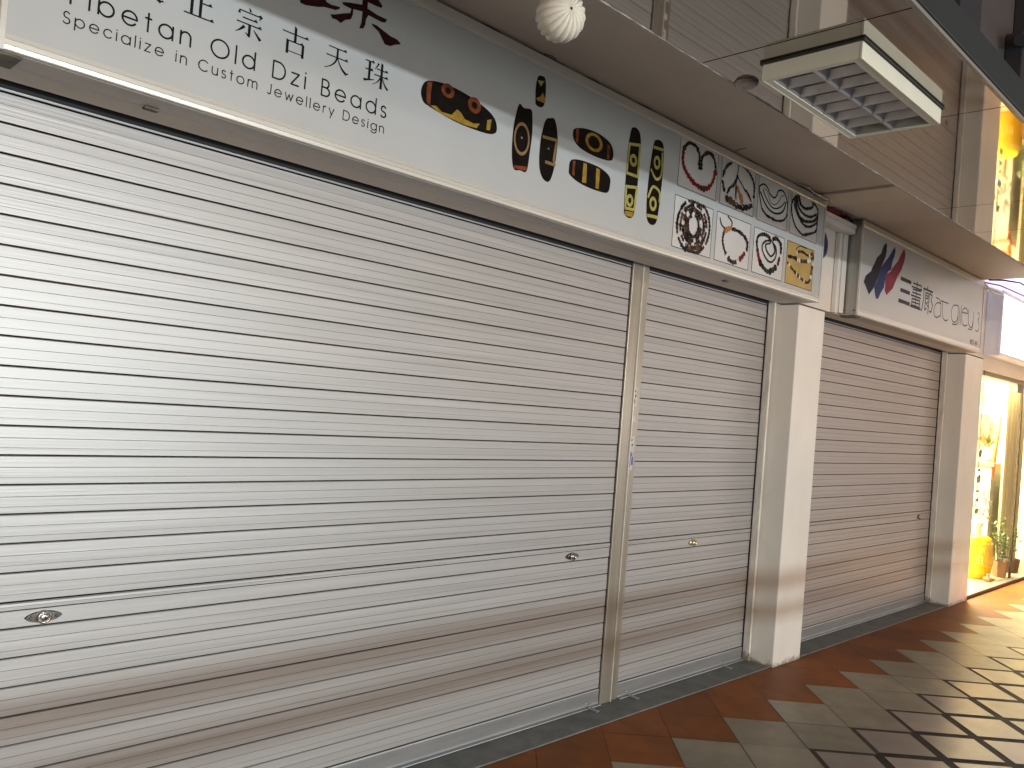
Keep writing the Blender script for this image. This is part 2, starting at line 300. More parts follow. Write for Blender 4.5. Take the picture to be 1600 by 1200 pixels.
DATA = {'beads':[{'o':[[-1614,2454],[-1607,2484],[-1592,2499],[-1558,2509],[-1501,2515],[-1427,2511],[-1357,2499],[-1300,2482],[-1270,2462],[-1259,2436],[-1265,2415],[-1299,2403],[-1369,2399],[-1445,2400],[-1518,2408],[-1576,2418],[-1601,2426]],'m':[['gold',[[-1570,2423],[-1546,2429],[-1519,2416],[-1475,2419],[-1453,2445],[-1434,2439],[-1414,2422],[-1371,2419],[-1344,2427],[-1355,2407],[-1415,2402],[-1482,2406],[-1533,2410]]],['rust',[[-1590,2497],[-1570,2504],[-1573,2454],[-1571,2421],[-1587,2428],[-1591,2459]]],['gold',[[-1309,2450],[-1288,2459],[-1293,2417],[-1310,2414]]]],'r':[['rust',[[-1500,2495]],[[-1471,2504],[-1503,2519]],0.45],['rust',[[-1375,2483]],[[-1344,2493],[-1378,2511]],0.45]]},{'o':[[-1156,2556],[-1130,2549],[-1091,2554],[-1081,2524],[-1076,2464],[-1081,2390],[-1090,2320],[-1124,2315],[-1158,2312],[-1174,2365],[-1177,2442],[-1171,2503]],'m':[['rust',[[-1158,2326],[-1090,2337],[-1092,2321],[-1157,2314]]]],'r':[['tan',[[-1129,2432]],[[-1087,2444],[-1136,2494]],0.8]],'d':[[-1130,2436]]},{'o':[[-1009,2539],[-983,2554],[-960,2557],[-943,2527],[-933,2480],[-934,2416],[-945,2350],[-964,2311],[-996,2313],[-1020,2344],[-1029,2403],[-1025,2479]],'m':[],'r':[],'p':[['tan',[[-1015,2472],[-939,2479],[-947,2400],[-940,2382],[-990,2381]],12]],'d':[[-982,2435]]},{'o':[[-845,2549],[-813,2565],[-754,2576],[-682,2576],[-616,2561],[-589,2534],[-587,2501],[-607,2486],[-670,2479],[-752,2481],[-814,2493],[-844,2517]],'m':[['rust',[[-831,2556],[-813,2563],[-813,2500],[-829,2508]]],['rust',[[-630,2550],[-612,2547],[-612,2491],[-626,2488]]]],'r':[['gold',[[-716,2533]],[[-661,2548],[-720,2570]],0.68]]},{'o':[[-849,2423],[-807,2439],[-727,2444],[-654,2440],[-599,2420],[-592,2385],[-606,2352],[-663,2344],[-746,2345],[-807,2353],[-848,2368],[-855,2386]],'m':[['gold',[[-771,2435],[-749,2436],[-745,2358],[-771,2356]]],['gold',[[-689,2436],[-664,2434],[-664,2353],[-685,2352]]],['rust',[[-835,2426],[-820,2430],[-820,2369],[-834,2372]]]],'r':[]},{'o':[[-479,2654],[-464,2668],[-443,2671],[-416,2655],[-403,2599],[-404,2472],[-410,2344],[-426,2285],[-477,2285],[-488,2327],[-492,2450],[-491,2575]],'m':[['gold',[[-482,2302],[-420,2311],[-426,2286],[-477,2285]]]],'r':[['straw',[[-448,2529]],[[-421,2536],[-451,2556]],0.45],['straw',[[-452,2354]],[[-427,2359],[-455,2381]],0.45]],'p':[['straw',[[-483,2591],[-409,2605],[-409,2467],[-489,2465],[-483,2591]],13],['straw',[[-485,2407],[-409,2420],[-416,2321],[-478,2315],[-485,2407]],13]]},{'o':[[-297,2660],[-261,2666],[-236,2644],[-228,2559],[-231,2442],[-241,2331],[-260,2289],[-302,2286],[-325,2321],[-332,2419],[-325,2549],[-312,2638]],'m':[['straw',[[-321,2325],[-239,2332],[-242,2317],[-319,2311]]],['straw',[[-308,2632],[-237,2637],[-236,2624],[-311,2618]]]],'r':[['straw',[[-278,2563]],[[-253,2569],[-282,2594]],0.5],['straw',[[-284,2377]],[[-257,2384],[-288,2409]],0.5]],'p':[['straw',[[-242,2614],[-239,2520],[-275,2490],[-318,2522]],12],['straw',[[-323,2399],[-294,2451],[-243,2439],[-238,2397]],12]]},{'o':[[-1059,2695],[-1032,2696],[-1023,2671],[-1020,2629],[-1024,2593],[-1041,2578],[-1068,2580],[-1074,2599],[-1077,2647],[-1071,2683]],'m':[['straw',[[-1070,2673],[-1033,2682],[-1050,2655]]],['gold',[[-1069,2606],[-1050,2616],[-1037,2637],[-1017,2611],[-1023,2599],[-1065,2599]]]],'r':[]}],'frames':[[[-105,2741],[221,2745],[216,2504],[-111,2505]],[[258,2741],[585,2741],[576,2504],[253,2502]],[[621,2741],[947,2738],[945,2504],[617,2497]],[[987,2739],[1315,2741],[1308,2502],[981,2502]],[[-114,2459],[213,2457],[202,2222],[-122,2219]],[[251,2460],[575,2460],[567,2223],[239,2221]],[[615,2458],[938,2457],[935,2222],[605,2223]],[[977,2456],[1301,2458],[1294,2221],[970,2224]]],'chains':[[['black',[[-71,2686],[-57,2707],[-29,2721],[6,2722],[36,2705],[54,2680],[54,2647],[60,2623]],9],['black',[[75,2627],[72,2663],[77,2681],[95,2700],[129,2716],[161,2713],[185,2692],[201,2656]],9],['red',[[-78,2684],[-83,2639],[-72,2603],[-38,2573],[15,2547],[67,2537],[113,2537],[157,2559],[184,2594],[202,2650]],12]],[['mixed',[[406,2738],[362,2731],[304,2700],[275,2657],[270,2615],[289,2576]],9],['mixed',[[418,2735],[477,2729],[528,2708],[562,2680],[580,2645],[580,2605]],8],['black',[[408,2723],[402,2671],[395,2616],[403,2564]],4],['black',[[402,2668],[377,2623],[341,2597],[318,2565]],8],['black',[[405,2666],[449,2641],[489,2614]],4],['stone',[[321,2538],[364,2535],[413,2523],[468,2525],[514,2537],[561,2556]],16],['orange',[[414,2608],[446,2580],[462,2556]],12],['red',[[496,2617],[526,2599],[551,2578]],7],['black',[[395,2621],[402,2553]],4]],[['thin',[[627,2674],[668,2695],[710,2687],[742,2660],[786,2649],[812,2666],[829,2694],[863,2707],[902,2697],[937,2659],[948,2591]],4.5],['black',[[948,2591],[909,2554],[832,2535],[775,2537],[719,2542],[667,2565]],7],['thin',[[667,2565],[634,2628],[627,2674]],4.5],['thin',[[641,2647],[689,2603],[748,2575],[827,2572],[895,2600],[923,2656]],5],['thin',[[666,2666],[698,2633],[759,2598],[816,2597],[870,2620],[908,2653]],3.5],['thin',[[678,2674],[714,2664],[748,2620],[792,2613],[832,2632],[868,2675],[896,2685]],2]],[['black',[[1077,2732],[1013,2701],[988,2657],[1009,2590],[1061,2543],[1143,2518]],7],['black',[[1143,2518],[1219,2540],[1299,2573],[1316,2636],[1307,2690],[1263,2721],[1220,2734]],8],['black',[[1019,2710],[1023,2664],[1064,2619],[1149,2577],[1228,2584],[1304,2622]],8],['black',[[1049,2713],[1065,2666],[1132,2636],[1219,2638],[1288,2667]],8],['black',[[1068,2718],[1089,2683],[1150,2671],[1234,2697],[1237,2727]],9],['black',[[1039,2704],[1043,2654],[1097,2608],[1161,2600],[1255,2620],[1299,2651]],9]],[['mixed2',[[185,2371],[185,2342],[178,2313],[165,2286],[145,2262],[121,2242],[93,2227],[63,2219],[32,2216],[2,2220],[-25,2230],[-48,2246],[-67,2266],[-80,2289],[-87,2315],[-88,2343],[-81,2371],[-69,2397],[-51,2421],[-28,2441],[-1,2456],[28,2466],[59,2470],[89,2467],[118,2458],[143,2443],[163,2423],[177,2398],[185,2371]],9],['mixed2',[[156,2365],[156,2342],[151,2319],[140,2298],[125,2278],[105,2262],[83,2251],[59,2244],[35,2242],[11,2245],[-11,2252],[-30,2265],[-45,2281],[-56,2300],[-61,2321],[-61,2343],[-56,2365],[-47,2386],[-32,2405],[-13,2421],[8,2433],[32,2441],[56,2444],[80,2442],[103,2435],[123,2423],[139,2407],[150,2387],[156,2365]],9],['mixed2',[[134,2361],[134,2342],[130,2324],[121,2307],[109,2291],[93,2279],[76,2269],[56,2263],[37,2262],[18,2264],[0,2270],[-15,2280],[-27,2293],[-36,2308],[-40,2325],[-40,2343],[-36,2361],[-28,2378],[-17,2393],[-2,2406],[16,2415],[34,2422],[54,2424],[73,2422],[91,2416],[107,2407],[120,2394],[129,2378],[134,2361]],9],['mixed2',[[108,2359],[108,2343],[106,2327],[99,2312],[90,2299],[79,2289],[66,2281],[52,2276],[37,2275],[22,2278],[9,2283],[-2,2292],[-12,2304],[-19,2317],[-22,2332],[-23,2348],[-20,2363],[-14,2377],[-6,2390],[5,2401],[18,2409],[33,2414],[47,2415],[62,2413],[75,2408],[87,2399],[97,2388],[104,2374],[108,2359]],10],['mixed2',[[89,2355],[89,2343],[87,2331],[83,2320],[77,2311],[69,2303],[59,2297],[49,2294],[39,2293],[29,2295],[19,2299],[11,2306],[4,2315],[-1,2325],[-4,2336],[-4,2347],[-2,2359],[2,2370],[8,2379],[16,2387],[25,2393],[35,2397],[45,2398],[56,2396],[65,2392],[74,2385],[81,2376],[86,2366],[89,2355]],10],['stone',[[0,2242],[53,2242],[105,2258],[131,2290]],12]],[['black',[[321,2378],[310,2338],[323,2299],[354,2263]],9],['dark2',[[358,2260],[400,2240],[447,2243],[510,2284],[539,2322]],12],['black',[[546,2326],[548,2359],[516,2385],[472,2398],[424,2402],[384,2400]],9],['orange',[[336,2385],[380,2404]],13],['thin',[[323,2389],[288,2403],[271,2432]],4],['thin',[[382,2412],[382,2436],[343,2454]],4]],[['black',[[785,2416],[760,2435],[702,2436],[652,2415],[643,2382],[654,2345]],10],['red',[[656,2342],[667,2320],[681,2294]],12],['green',[[694,2282],[736,2261],[778,2250],[830,2266],[864,2290]],15],['red',[[883,2311],[894,2346]],11],['black',[[904,2377],[902,2406],[888,2425],[848,2441],[805,2429]],11],['black',[[792,2418],[729,2404],[699,2372],[718,2336],[765,2309],[809,2306],[849,2338],[849,2385],[807,2413]],5.5],['thin',[[780,2401],[738,2389],[742,2365],[774,2343],[804,2337],[837,2368],[816,2404]],5]],[['amber',[[994,2334],[1062,2305],[1138,2280],[1232,2262],[1274,2290],[1279,2337],[1293,2382]],10],['amber',[[996,2372],[1067,2375],[1140,2371],[1229,2385],[1291,2417]],11],['dark2',[[1089,2413],[1156,2425],[1224,2416],[1283,2439]],8],['thin',[[1088,2415],[1082,2432],[1127,2452],[1201,2451]],2.5]]],'redchar':[[[-2086,2594],[-2009,2625],[-1994,2607],[-1977,2605],[-1947,2610],[-1949,2603],[-1962,2595],[-2002,2589],[-2021,2581],[-2063,2570],[-2081,2570]],[[-1941,2628],[-1918,2636],[-1869,2648],[-1869,2681],[-1849,2689],[-1849,2644],[-1809,2638],[-1772,2638],[-1778,2626],[-1793,2622],[-1843,2625],[-1851,2609],[-1852,2591],[-1858,2577],[-1873,2572],[-1867,2594],[-1866,2628],[-1900,2622],[-1900,2603],[-1906,2588],[-1926,2578],[-1940,2563],[-1956,2568],[-1971,2566],[-1978,2576],[-1961,2582],[-1935,2595],[-1910,2606],[-1907,2620],[-1937,2621]],[[-1849,2689],[-1823,2700],[-1810,2686],[-1794,2674],[-1797,2666],[-1812,2664],[-1849,2664]],[[-1830,2604],[-1810,2605],[-1783,2598],[-1755,2591],[-1728,2590],[-1712,2582],[-1715,2578],[-1734,2570],[-1752,2559],[-1773,2557],[-1784,2570],[-1800,2588],[-1825,2598]]],'logo':[['navy',[[2322,2702],[2279,2667],[2253,2616],[2189,2577],[2161,2537],[2121,2495],[2116,2477],[2035,2433],[2011,2389],[2041,2372],[2105,2321],[2173,2375],[2201,2414],[2250,2485],[2291,2556],[2327,2602],[2342,2644],[2340,2690]]],['blue',[[2477,2703],[2443,2676],[2388,2620],[2300,2554],[2255,2507],[2209,2419],[2180,2383],[2196,2343],[2219,2313],[2254,2313],[2287,2356],[2337,2403],[2351,2473],[2388,2519],[2436,2538],[2449,2594],[2479,2636],[2492,2678]]],['crimson',[[2637,2720],[2576,2653],[2549,2619],[2448,2547],[2433,2526],[2340,2486],[2357,2417],[2353,2388],[2386,2359],[2423,2380],[2486,2419],[2551,2506],[2616,2568],[2661,2642],[2667,2688]]]],'s2bold':[[24,[[2624,2510],[2804,2509]]],[24,[[2632,2432],[2793,2432]]],[24,[[2609,2356],[2803,2356]]],[11,[[2853,2513],[3010,2516]]],[11,[[2829,2486],[3026,2487]]],[11,[[2850,2470],[3003,2476]]],[11,[[2847,2448],[3008,2450]]],[12,[[2827,2425],[3008,2426]]],[10,[[3010,2516],[3003,2476]]],[11,[[2928,2532],[2919,2412]]],[11,[[2848,2403],[2997,2406],[2998,2358],[2843,2357],[2848,2403]]],[10,[[2848,2380],[2996,2382]]],[10,[[2918,2404],[2918,2358]]],[14,[[2823,2348],[3021,2347]]],[13,[[3139,2532],[3135,2509]]],[14,[[3057,2507],[3245,2505]]],[12,[[3065,2506],[3072,2434],[3043,2342]]],[10,[[3104,2483],[3164,2483],[3163,2445],[3107,2444],[3104,2483]]],[9,[[3104,2462],[3162,2463]]],[10,[[3107,2444],[3104,2355],[3140,2372]]],[9,[[3110,2417],[3182,2380]]],[9,[[3165,2425],[3134,2404]]],[11,[[3184,2488],[3172,2337]]],[11,[[3188,2488],[3240,2479],[3220,2441],[3261,2410],[3234,2357],[3202,2357]]]],'s2thin':[[5,[[3324,2476],[3377,2477],[3421,2461],[3438,2435],[3442,2344]]],[5,[[3430,2445],[3367,2447],[3313,2418],[3296,2376],[3320,2339],[3374,2336],[3430,2357]]],[5,[[3471,2477],[3474,2400],[3497,2351],[3556,2333],[3609,2347]]],[5,[[3436,2469],[3599,2471]]],[5,[[3833,2483],[3758,2482],[3701,2462],[3678,2415],[3700,2360],[3752,2346],[3805,2361],[3836,2412]]],[5,[[3829,2483],[3838,2341]]],[5,[[3712,2329],[3759,2328],[3828,2340]]],[5,[[3864,2476],[3870,2344]]],[5,[[3902,2500],[3906,2345]]],[5,[[3928,2448],[4060,2456],[4041,2484],[3984,2489],[3934,2460],[3929,2400],[3957,2356],[4014,2348],[4072,2364]]],[5,[[4082,2487],[4092,2397],[4134,2359],[4188,2358],[4212,2408]]],[5,[[4218,2487],[4212,2374],[4195,2344],[4155,2334],[4097,2336]]],[5,[[4319,2494],[4356,2487],[4360,2455],[4333,2433],[4372,2406],[4369,2361],[4324,2339],[4285,2346]]]]}
def mm(p): return [(a/1000., b/1000.) for a, b in p]

# ------------------------------------------------------------------ floor: walkway of diagonal tiles
H = 0.21875
def clip(poly, ymax):
    out = []
    for i in range(len(poly)):
        a, b = poly[i], poly[(i+1) % len(poly)]
        if a[1] <= ymax: out.append(a)
        if (a[1] <= ymax) != (b[1] <= ymax):
            t = (ymax-a[1])/(b[1]-a[1]); out.append((a[0]+t*(b[0]-a[0]), ymax))
    return out
fl = MB()
fl.box(-9, 13, -3.55, 0.6, -.16, -.003, 0)
YB = -.180
for j in range(-13, 4):
    for i in range(-46, 62):
        if (i+j) % 2: continue
        cx = .855+i*H; cy = -.447-H+j*H
        if not -8.6 < cx < 12.6 or cy < -3.3: continue
        g = .0022; mi = 2; z = 0.0
        row = -j
        if j >= 1: mi = 1; g = .0012
        elif row >= 2: mi = 3; g = .0335
        h = H-g*1.2 if row < 2 else H-g
        pl = clip([(cx-h, cy), (cx, cy-h), (cx+h, cy), (cx, cy+h)], YB)
        if len(pl) < 3: continue
        dz = random.uniform(-.0006, .0006); tx = random.uniform(-.0012, .0012); ty = random.uniform(-.0012, .0012)
        fl.face([(x, y, dz+(x-cx)*tx+(y-cy)*ty) for x, y in pl], mi)
        if row >= 2 or row == 1:
            pass
# dark brown strips of the field, laid under the pink tiles
fl.face([(-8.8, -3.5, -.0022), (12.8, -3.5, -.0022), (12.8, -.447-3*H, -.0022), (-8.8, -.447-3*H, -.0022)], 4)
fl.build('walkway_floor', [K['grout'], K['t_orange'], K['t_beige'], K['t_pink'], K['t_dark']], kind='structure', fix=False, origin=(0,0,0))
th = MB()
th.box(-3.0, 1.405, -.178, .12, -.002, .006); th.box(1.76, 4.495, -.178, .12, -.002, .006)
th.build('threshold_strip', K['concrete'], kind='structure', bevel=.003)
rd = MB(); rd.box(-30, 40, -14, -3.552, -.4, -.15); rd.build('road', K['asphalt'], kind='structure')

# ------------------------------------------------------------------ walls, pillars, ceiling
m = MB(); m.box(-9, -3.402, -.15, .3, -.002, 3.0); m.build('side_wall', K['white_paint'], label='plain white wall beyond the left pillar', cat='wall')
wl = MB()
wl.box(-3.4, 4.985, -.19, -.062, 2.1735, 2.784)
wl.box(-3.4, 4.985, -.0619, .5, 2.33, 2.784)
wl.build('shopfront_wall', K['lintel'], label='painted lintel wall above the three shutters, behind the shop signs', cat='wall')
def pillar(x0, x1, label):
    p = MB(); p.box(x0, x1, -.192, .25, -.002, 2.165)
    return p.build('pillar', K['pillar_paint'], bevel=.006, label=label, cat='pillar', group='white pillars between the shutters')
pillar(1.41, 1.758, 'white pillar between the two wide closed shops, below the end of the bead shop sign')
pillar(4.50, 4.982, 'white pillar beside the lit shop window, below the art sign')
pillar(-3.4, -2.86, 'white pillar at the far left end of the widest shutter')
ce = MB()
ce.box(-6, 4.42, -1.226, -.19, 2.786, 2.95)
ce.box(4.42, 13, -1.226, -.19, 2.93, 3.05)
ce.box(-6, 13, -.19, .6, 2.786, 3.05)
ce.build('ceiling', K['soffit'], kind='structure')
cb = MB(); cb.box(1.285, 1.545, -1.2, -.192, 2.772, 2.785)  # raised pale panel drawn in place of a patch of light
cb.build('lit_ceiling_patch', K['soffit_lit'], bevel=.003, label='pale shallow panel standing in for a patch of light on the ceiling above the gap between two signs', cat='beam')
uw = MB(); uw.box(-12, 16, -.95, -.7, 2.951, 9); uw.build('upper_wall', K['upper'], label='grey upper storey wall rising above the dark canopy edge', cat='wall')
dc = thing('facade_column', 'dark metal column with a cross rod on the upper wall, at the right above the canopy', 'column', (2.55, -1.0, 2.96), 'dark columns of the upper wall')
m = MB(); m.box(2.44, 2.72, -1.02, -.951, 3.93, 8.5); m.build('shaft', K['darkcol'], dc, bevel=.006)
m = MB(); m.box(2.30, 2.76, -1.05, -.951, 2.96, 3.93); m.build('base', K['darkcol'], dc, bevel=.006)
m = MB(); m.tube([(2.12, -1.08, 3.80), (2.6, -1.09, 3.96), (3.3, -1.08, 4.19)], .035); m.build('rod', K['darkcol'], dc)
dc = MB(); dc.box(1.25, 1.58, -1.03, -.951, 2.96, 8.5); dc.build('facade_column', K['darkcol'], bevel=.006, label='plain dark metal column on the upper wall, partly hidden by the canopy', cat='column', group='dark columns of the upper wall')

# ------------------------------------------------------------------ canopy with mirror panels
cn = thing('canopy', 'low street canopy with mirror panels below and a dark outer edge', 'canopy', (0, -1.5, 2.43))
xs = [-6, -3.4, -2.05, -1.352, -.606, .515, 1.035, 2.15, 3.3, 4.4, 5.5, 6.6, 7.7, 13]
for a, b in zip(xs[:-1], xs[1:]):
    m = MB(); m.box(a+.0025, b-.0025, -1.794, -1.230, 2.431, 2.437); m.build('mirror_panel', K['mirror'], cn)
m = MB(); m.box(-6, 13, -1.79, -1.228, 2.442, 2.52); m.build('core', K['darkcol'], cn)
m = MB(); m.box(-6, 13, -1.227, -1.212, 2.436, 2.95); m.build('inner_board', K['soffit'], cn)
m = MB(); m.box(-6, 13, -1.812, -1.7945, 2.436, 2.528); m.build('fascia', K['fascia'], cn, bevel=.003)
m = MB(); m.box(-6, 13, -1.808, -1.7955, 2.425, 2.4355); m.build('edge_strip', K['fascia_edge'], cn, bevel=.002)
m = MB(); random.seed(3)
m.tube([(-3.4+.03*k, -1.2285-random.uniform(0, .002), 2.4305) for k in range(262)], [random.choice((.0006, .001, .001, .0016, .0024, .0036)) for k in range(262)], 6)
m.build('caulk_bead', K['caulk'], cn)

# ceiling lamp
lp = thing('ceiling_light', 'unlit oblong louvre light in a cream frame under the mirror canopy', 'ceiling light', (-.97, -1.51, 2.38))
X0, X1, Y0, Y1, Z0, Z1 = -1.262, -.690, -1.643, -1.368, 2.380, 2.4245
m = MB(); t = .006
m.box(X0, X1, Y0, Y0+t, Z0, Z1); m.box(X0, X1, Y1-t, Y1, Z0, Z1); m.box(X0, X0+t, Y0+t, Y1-t, Z0, Z1); m.box(X1-t, X1, Y0+t, Y1-t, Z0, Z1)
m.build('housing', K['lamp_body'], lp, bevel=.0015)
m = MB(); m.box(X0-.006, X1+.006, Y0-.006, Y1+.006, 2.4247, 2.4302); m.build('mounting_plate', K['cord'], lp)
m = MB()
for a in ((X0+t, X1-t, Y0+t, Y0+.026), (X0+t, X1-t, Y1-.026, Y1-t), (X0+t, X0+.016, Y0+.026, Y1-.026), (X1-.016, X1-t, Y0+.026, Y1-.026)): m.box(*a, Z0+.001, Z0+.0035)
m.build('lip', K['lamp_body'], lp)
m = MB(); xa, xb, ya, yb = X0+.016, X1-.016, Y0+.026, Y1-.026
ym = (ya+yb)/2
for (u, v) in ((ya, ym-.002), (ym+.002, yb)):
    rows = []
    for k in range(9):
        s_ = k/8; rows.append([(xx, u+(v-u)*s_, Z0+.004+.036*math.sin(math.pi*s_)**.6) for xx in (xa, xb)])
    m.grid(rows, 0, True)
m.build('reflector', K['louver_in'], lp)
m = MB(); m.box(xa, xb, ym-.002, ym+.002, Z0+.002, Z0+.034)
nc = 7
for k in range(1, nc):
    xx = xa+(xb-xa)*k/nc
    for (u, v) in ((ya, ym-.002), (ym+.002, yb)):
        for sgn in (-1, 1):
            rows = [[(xx+sgn*w_, yy, z_) for yy in (u, v)] for w_, z_ in ((.0008, Z0+.002), (.004, Z0+.014), (.011, Z0+.026))]
            m.grid(rows, 0, True)
m.build('louver', K['louver'], lp)

# paper lantern
ln = thing('paper_lantern', 'small white pleated paper lantern hanging before the bead shop sign', 'lantern', (-1.877, -1.178, 2.31))
camp = Vector((-3.30831, -2.54783, 1.45439)); cen = Vector((-1.877, -1.178, 2.374))
vd = (camp-cen).normalized(); rt = Vector((0,0,1)).cross(vd).normalized(); up = vd.cross(rt)
ax = (vd*.80+rt*.44+up*.36).normalized(); e1 = ax.cross(Vector((0,0,1))).normalized(); e2 = ax.cross(e1)
m = MB(); rows = []; NL, NT = 36, 17*12
for i in range(NL+1):
    th_ = math.pi*i/NL; row = []
    zig = (.0016 if i % 2 else -.0016)*min(1, math.sin(th_)*2)
    for k in range(NT):
        ph = 2*math.pi*k/NT; pl_ = abs(math.sin(17*ph/2))
        rr = .0585*(1-.10*(1-pl_**.7)*math.sin(th_)**.5)+zig*pl_
        rr *= 1-.10*math.exp(-(th_/.3)**2)-.10*math.exp(-((math.pi-th_)/.3)**2)
        row.append(cen+ax*(rr*math.cos(th_))+(e1*math.cos(ph)+e2*math.sin(ph))*(rr*math.sin(th_)))
    rows.append(row)
m.grid(rows, 0, True, True); m.build('paper_shade', K['lantern'], ln)
tip = cen+ax*.050
m = MB(); m.tube([tip, tip+Vector((.002,.0,.03)), tip+Vector((.004,.01,.1)), Vector((tip.x+.004, tip.y+.012, 2.785))], .0018, 6); m.tube([tip-ax*.004, tip+ax*.003], .004, 6); m.build('cord', K['cord'], ln)
gb = MB(); rows = []
for i in range(9):
    th_ = math.pi/2*i/8
    rows.append([(-1.163+.034*math.sin(th_)*math.cos(p)*(1+.05*math.sin(5*p+i)), -1.262+.034*math.sin(th_)*math.sin(p)*(1+.05*math.sin(4*p)), 2.430-.020*math.cos(th_)) for p in [2*math.pi*k/20 for k in range(20)]])
gb.grid(rows, 0, True, True)
gb.build('plastic_dome', K['film'], label='little clear crinkled plastic dome beside the corner of the louvre light', cat='dome')

# ------------------------------------------------------------------ roller shutters
def slat_profile(ztop):
    # (depth, drop, material): 0 face, 1 dark joint, 2 thin groove
    P = [(.016, -.0010, 1), (.0075, .0006, 1), (.0035, .0026, 0), (.0002, .0037, 0), (-.0012, .0054, 0), (-.0018, .0335, 2), (-.0006, .0338, 2), (-.0006, .0346, 2), (-.0018, .0349, 0),
         (-.0018, .0607, 2), (-.0008, .0609, 2), (-.0008, .0615, 2), (-.0018, .0617, 0), (-.0018, .0783, 0), (-.0012, .0791, 1), (.016, .0788, 1)]
    return [(y, ztop-z) for y, z, _ in P], [k for _, _, k in P]
def shutter(x0, x1, label, material, locks, bolts, group, seed, top=2.32):
    rnd = random.Random(seed)
    t = thing('roller_shutter', label, 'shutter', ((x0+x1)/2, 0, .006), group)
    m = MB(); nx = 24
    def mk(zt, pitch):
        ph = rnd.uniform(0, 6.28); a = rnd.uniform(.0002, .0007); tl = rnd.uniform(-.0004, .0004); off = rnd.uniform(-.0006, .0006)
        pr, ks = slat_profile(zt); n0 = len(m.f)
        m.extrude_x(pr, x0, x1, 0, nx, False, False, lambda x, z: off+a*math.sin(x*1.7+ph)+a*.6*math.sin(x*4.1+2*ph)+tl*(x-x0)/(x1-x0))
        for q in range(n0, len(m.f)): m.m[q] = ks[(q-n0) % (len(pr)-1)]
    z = .80
    while z < top-.05:
        mk(z+.08, .08); z += .08
    z = .727
    for k in range(8): mk(z, .08); z -= .08
    m.build('curtain', [material, K['dark_gap_and_shade'], K['groove']], t)
    m = MB(); P = [(.016,.801,1),(.012,.7975,1),(-.001,.7970,0),(-.006,.794,0),(-.0065,.787,0),(-.004,.785,0),(-.004,.7775,0),(-.0035,.7762,1),(.004,.7758,1),(.004,.7742,1),(-.003,.7738,0),(-.0035,.7300,0),(-.003,.7288,1),(.016,.7284,1)]
    m.extrude_x([q[:2] for q in P], x0, x1, 0, 1)
    for q in range(len(m.m)): m.m[q] = P[q][2]
    m.build('handle_rail', [material, K['dark_gap_and_shade']], t)
    m = MB(); m.box(x0, x1, -.012, -.004, 2.167, 2.325); m.build('shade_strip', K['dark_gap_and_shade'], t)  # black strip added to paint the shade over the top slat
    m = MB(); m.extrude_x([(.012,.087),(.012,.084),(-.004,.083),(-.006,.078),(-.006,.020),(-.009,.014),(-.026,.012),(-.027,.0085),(.012,.0075)], x0, x1, 0, 1)
    m.build('bottom_bar', K['bar'], t)
    for lx, kind in locks:
        mt = K['brass'] if kind == 'brass' else K['chrome_dark']
        m = MB(); pts = []; zc = .751; LN = .049; HT = .0165
        for k in range(15): s_ = -1+2*k/14; pts.append((lx+LN*s_, zc+HT*math.cos(s_*math.pi/2)**.6))
        for k in range(1, 14): s_ = 1-2*k/14; pts.append((lx+LN*s_, zc-HT*math.cos(s_*math.pi/2)**.6))
        n = len(pts)
        for a in range(n):
            (u, v), (u2, v2) = pts[a], pts[(a+1) % n]
            m.face([(u, -.0036, v), (u2, -.0036, v2), (lx+(u2-lx)*.93, -.0068, zc+(v2-zc)*.88), (lx+(u-lx)*.93, -.0068, zc+(v-zc)*.88)])
        m.face([(lx+(u-lx)*.93, -.0068, zc+(v-zc)*.88) for u, v in pts])
        for sx in (-.033, .033): m.lathe_y([(.0, -.0105), (.003, -.0100), (.0048, -.0068)], lx+sx, 0, zc, 12)
        lk = m.build('lock', mt, t)
        m = MB(); m.lathe_y([(.0185, -.006), (.0185, -.014), (.0165, -.017), (.0125, -.0175), (.0120, -.0145), (.0105, -.0140), (.0105, -.017), (.0088, -.0185), (.0, -.0186)], lx, 0, zc, 24)
        m.build('lock_cylinder', K['brass'] if kind == 'brass' else K['chrome'], lk)
        m = MB(); m.box(lx-.0013, lx+.0013, -.0192, -.0188, zc-.005, zc+.004); m.build('keyhole', K['ink'], lk)
    for bx in bolts:
        m = MB(); m.box(bx-.012, bx+.012, -.075, -.0275, .0075, .0125); m.lathe([(.0, .018), (.006, .017), (.007, .013)], bx, -.02, 0, 10)
        m.tube([(bx-.028, -.0075, .034), (bx-.012, -.012, .030), (bx+.006, -.0135, .024)], [.002, .0045, .003], 6); m.build('bolt', K['bar'], t)
    return t
shutter(-2.855, -.001, 'very wide pale aluminium roller shutter with two locks, left of the steel post', K['alu'], [(-2.53, 'chrome'), (-.28, 'chrome')], [-.085], 'closed roller shutters', 1)
shutter(.147, 1.371, 'narrow aluminium roller shutter with one brass lock between steel post and pillar', K['alu'], [(.745, 'brass')], [.235, 1.14], 'closed roller shutters', 2)
shutter(1.785, 4.462, 'pink-lit grey roller shutter below the art gallery sign', K['alu_warm'], [(4.20, 'chrome')], [], 'closed roller shutters', 3)

